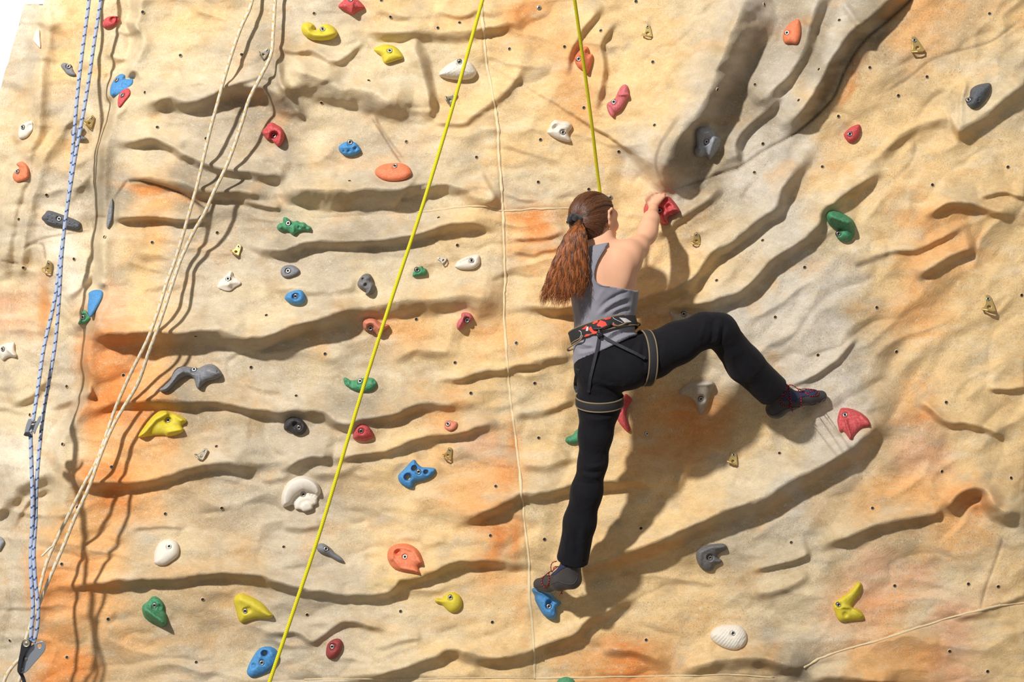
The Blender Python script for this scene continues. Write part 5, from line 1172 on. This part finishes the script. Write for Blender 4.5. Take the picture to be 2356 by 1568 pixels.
# ------------------------------------------------------------ hair
capf = Sdf(); capf.ell(hp(-.006, 0, .022), (.092, .071, .077), HR, k=.02); capf.ell(hp(-.030, 0, -.022), (.060, .058, .060), HR, k=.04)
F, lo, ax = capf.grid(.0035, .02); X = np.stack(np.meshgrid(*ax, indexing='ij'), -1); q = (X-HC_) @ HR.T
fl, rl_, ul = q[..., 0], q[..., 1], q[..., 2]
lim = np.interp(ul, [-.08, -.060, -.03, -.012, .010, .03, .06, .09], [-.03, -.018, -.004, .006, .040, .052, .066, .075])
F = np.maximum(np.maximum(F-.007, (fl-lim)*.8), -(ul+.078+.4*fl*0))
V, Q = surface_nets(F, lo, .0035); hc = mesh_np('hair', V, Q, HAIR); float_attr(hc, 'shade', np.full(len(V), .25)); hair = obj('hair', hc, person)
tie = hp(-.090, .004, -.004)
mb = MB(); R_ = np.random.RandomState(4)
for k in range(900):
    # a strand combed back from the hairline over the skull to the tie
    side = 1 if k % 4 else -1
    th = R_.uniform(-1.15, 1.55)  # angle on the hairline: nape ... crown
    u0 = .022+.079*math.sin(th); ff = np.interp(u0, [-.08, -.060, -.03, -.012, .010, .03, .06, .09, .105], [-.03, -.018, -.004, .006, .040, .052, .066, .070, .045])-R_.uniform(0, .02)
    rr0 = side*.075*math.cos(th)*R_.uniform(.25, 1.0) if th > .5 else side*.072*(R_.uniform(.1, 1.0) if th < -.6 else 1.0)
    a = np.array([ff, rr0, u0]); b = np.array([-.088, .004+R_.uniform(-.008, .008), -.004+R_.uniform(-.009, .009)])
    tt = np.linspace(0, 1, 13); C0 = np.array([-.01, 0, .01])
    dirs = (a-C0)[None]*(1-tt)[:, None]+(b-C0)[None]*tt[:, None]; dirs[:, 1] += side*.02*np.sin(np.pi*tt)*(1 if abs(rr0) > .03 else 0)
    dirs[:, 2] += .018*np.sin(np.pi*tt)*(1 if th > .3 else -.2)
    dirs /= np.linalg.norm(dirs, axis=1)[:, None]
    rs_ = np.arange(.03, .14, .0012)
    Xp = HC_+(C0+dirs[:, None]*rs_[None, :, None]) @ HR
    v = capf.ev(Xp) > (.0075+.0012*R_.rand()); i = np.argmax(v, 1); pts = Xp[np.arange(13), i]
    ra = .0013*np.sin(np.pi*np.clip(tt*.85+.15, 0, 1))+.0006
    mb.tube(pts, ra, 5, 0, R_.rand()*.9)
o = mb.build('combed_strands', HAIR, hair, attr='shade'); tag(o, kind='stuff')
# scrunchie
t = NT('black_velvet'); VEL = t.set(col=lin((20, 19, 24)), rough=0.95, sheen=0.3, nrm=t.bump(t.noise(160, 4), 0.7, 0.003))
aa = np.linspace(0, 2*np.pi, 60); tc = hp(-.098, .006, -.010); ta = np.array([-.35, -.45, -.82]); ta /= np.linalg.norm(ta)
e1 = np.cross(ta, [0, 1, 0.2]); e1 /= np.linalg.norm(e1); e2 = np.cross(ta, e1)
mb = MB(); mb.tube(tc+.024*(np.cos(aa)[:, None]*e1+np.sin(aa)[:, None]*e2)+ta*(.003*np.sin(aa*7))[:, None], .0145+.002*np.sin(aa*11), 10); mb.build('scrunchie', VEL, person)
# ponytail: wavy locks fanning down the back
def T3(x, y, h): return P(x, y, h)
cen = catmull([(1333,510,.545),(1328,530,.585),(1322,560,.595),(1315,600,.60),(1308,640,.60),(1300,680,.60),(1292,712,.60)], 8)
hwd = np.interp(np.arange(len(cen))/(len(cen)-1), [0, .08, .2, .4, .6, .8, 1], [5, 10, 20, 31, 39, 44, 44])
n_ = len(cen); tt = np.linspace(0, 1, n_)
core = Sdf(); 
for i in range(0, n_-14, 3):
    c0 = cen[i]; core.ell(P(c0[0]+2, c0[1]+6, c0[2]-.020), (hwd[i]*.00172*.60, .011, .030), k=.02)
F, lo, ax = core.grid(.005, .02); V, Q = surface_nets(F, lo, .005); m = mesh_np('ponytail', V, Q, TAILM); float_attr(m, 'shade', np.full(len(V), .08)); tail = obj('ponytail', m, person)
mb = MB(); R_ = np.random.RandomState(11)
locks = [(R_.uniform(-1, 1), R_.uniform(-1, 1), R_.uniform(0, 6.28), R_.uniform(.7, 1.3), R_.uniform(.82, 1.0)) for _ in range(110)]
for k in range(1500):
    la, lb, ph, fq, ln = locks[k % 110]
    a = np.clip(la+R_.normal(0, .055), -1.05, 1.05); b = lb+R_.normal(0, .12); L_ = ln*R_.uniform(.86, 1.04)
    if a < -.55: L_ = min(L_, 1.0)
    elif a > .3: L_ *= .93
    m_ = 34; s = np.linspace(0, L_, m_); cxx = np.interp(s, tt, cen[:, 0]); cyy = np.interp(s, tt, cen[:, 1]); ch = np.interp(s, tt, cen[:, 2]); hh = np.interp(s, tt, hwd)
    skew = a*hh*(1 if a > 0 else 1.0+.30*s)      # trailing edge sweeps out left
    wav = (.7+2.3*s)*np.sin(2*np.pi*fq*6.5*s+ph+R_.normal(0, .3)); wav2 = np.cos(2*np.pi*fq*6.5*s+ph)
    x = cxx+skew+wav*.95+R_.normal(0, .6)+R_.normal(0, 1.6)*s**3*2; y = cyy+(a*a)*-4*s-(a > .2)*4*s+1.0*wav2; h = ch-.012+.026*np.sqrt(np.clip(1-a*a, 0, 1))*(b*.35+.65)*np.clip(s*6, .4, 1)+.0016*wav2*np.clip(s*3, 0, 1)
    if R_.rand() < .03: x = x+R_.normal(0, 7)*s**1.5
    mb.tube(P(x, y, h), (.00135*np.clip(1.15-(s/L_)**4*1.1, .1, 1))*R_.uniform(.7, 1.2), 4, 0, np.clip(.45+.5*math.sin(k % 110*2.3)+R_.normal(0, .25), 0, 1))
for k in range(9):   # loose curls over the shirt
    s = np.linspace(0, 1, 36); x = 1343+R_.uniform(-3, 4)+s*R_.uniform(4, 22)+3*np.sin(s*18+k); y = 575+R_.uniform(0, 40)+s*R_.uniform(40, 85); 
    mb.tube(P(x, y, .585-.02*s), .0007, 4, 0, .6)
o = mb.build('curly_strands', TAILM, tail, attr='shade'); tag(o, kind='stuff')
t = NT('earring_metal'); EARM = t.set(col=lin((210, 190, 150)), rough=0.25, metal=1.0)
mb = MB(); q0 = drape(head, 1395, 524, .002); mb.lathe([(.001, .003), (.0025, .002), (.003, 0)], 10, 0, q0); aa = np.linspace(0, 2*np.pi, 20); mb.tube(drape(head, 1400, 524, .002)+.004*np.stack([np.cos(aa), 0*aa, np.sin(aa)], -1), .0008, 5); mb.build('earring', EARM, person)
t = NT('eye_white'); EYE = t.set(col=lin((232, 226, 220)), rough=0.2); 
for s_ in (-1, 1):
    mb = MB(); mb.lathe([(.0005, .012), (.0045, .0113)], 14, 1, hp(.074, s_*.031, -.004), HR[0]); mb.lathe([(.0045, .0113), (.008, .009), (.0115, .003), (.012, 0)], 14, 0, hp(.074, s_*.031, -.004), HR[0]); mb.build('eye', [EYE, BLK], person)
    mb = MB(); mb.tube([hp(.093, s_*.016, .014), hp(.090, s_*.032, .020), hp(.076, s_*.050, .016)], [.0018, .0022, .001], 6); o = mb.build('eyebrow', HAIR, person, attr='shade')
# the climber's own rope, tied in at the front of the belt
y2 = rope('climbing_rope', [P(1312,-70,.90), P(1322,0,.82), P(1342,140,.67), P(1362,290,.51), P(1375,400,.39), P(1384,470,.34), P(1392,540,.32), P(1396,620,.32), P(1396,700,.33), P(1394,748,.345)], 4.0*S*.88, RY)
tag(y2, 'bright yellow rope coming down from the top to the climber\'s harness', 'rope')
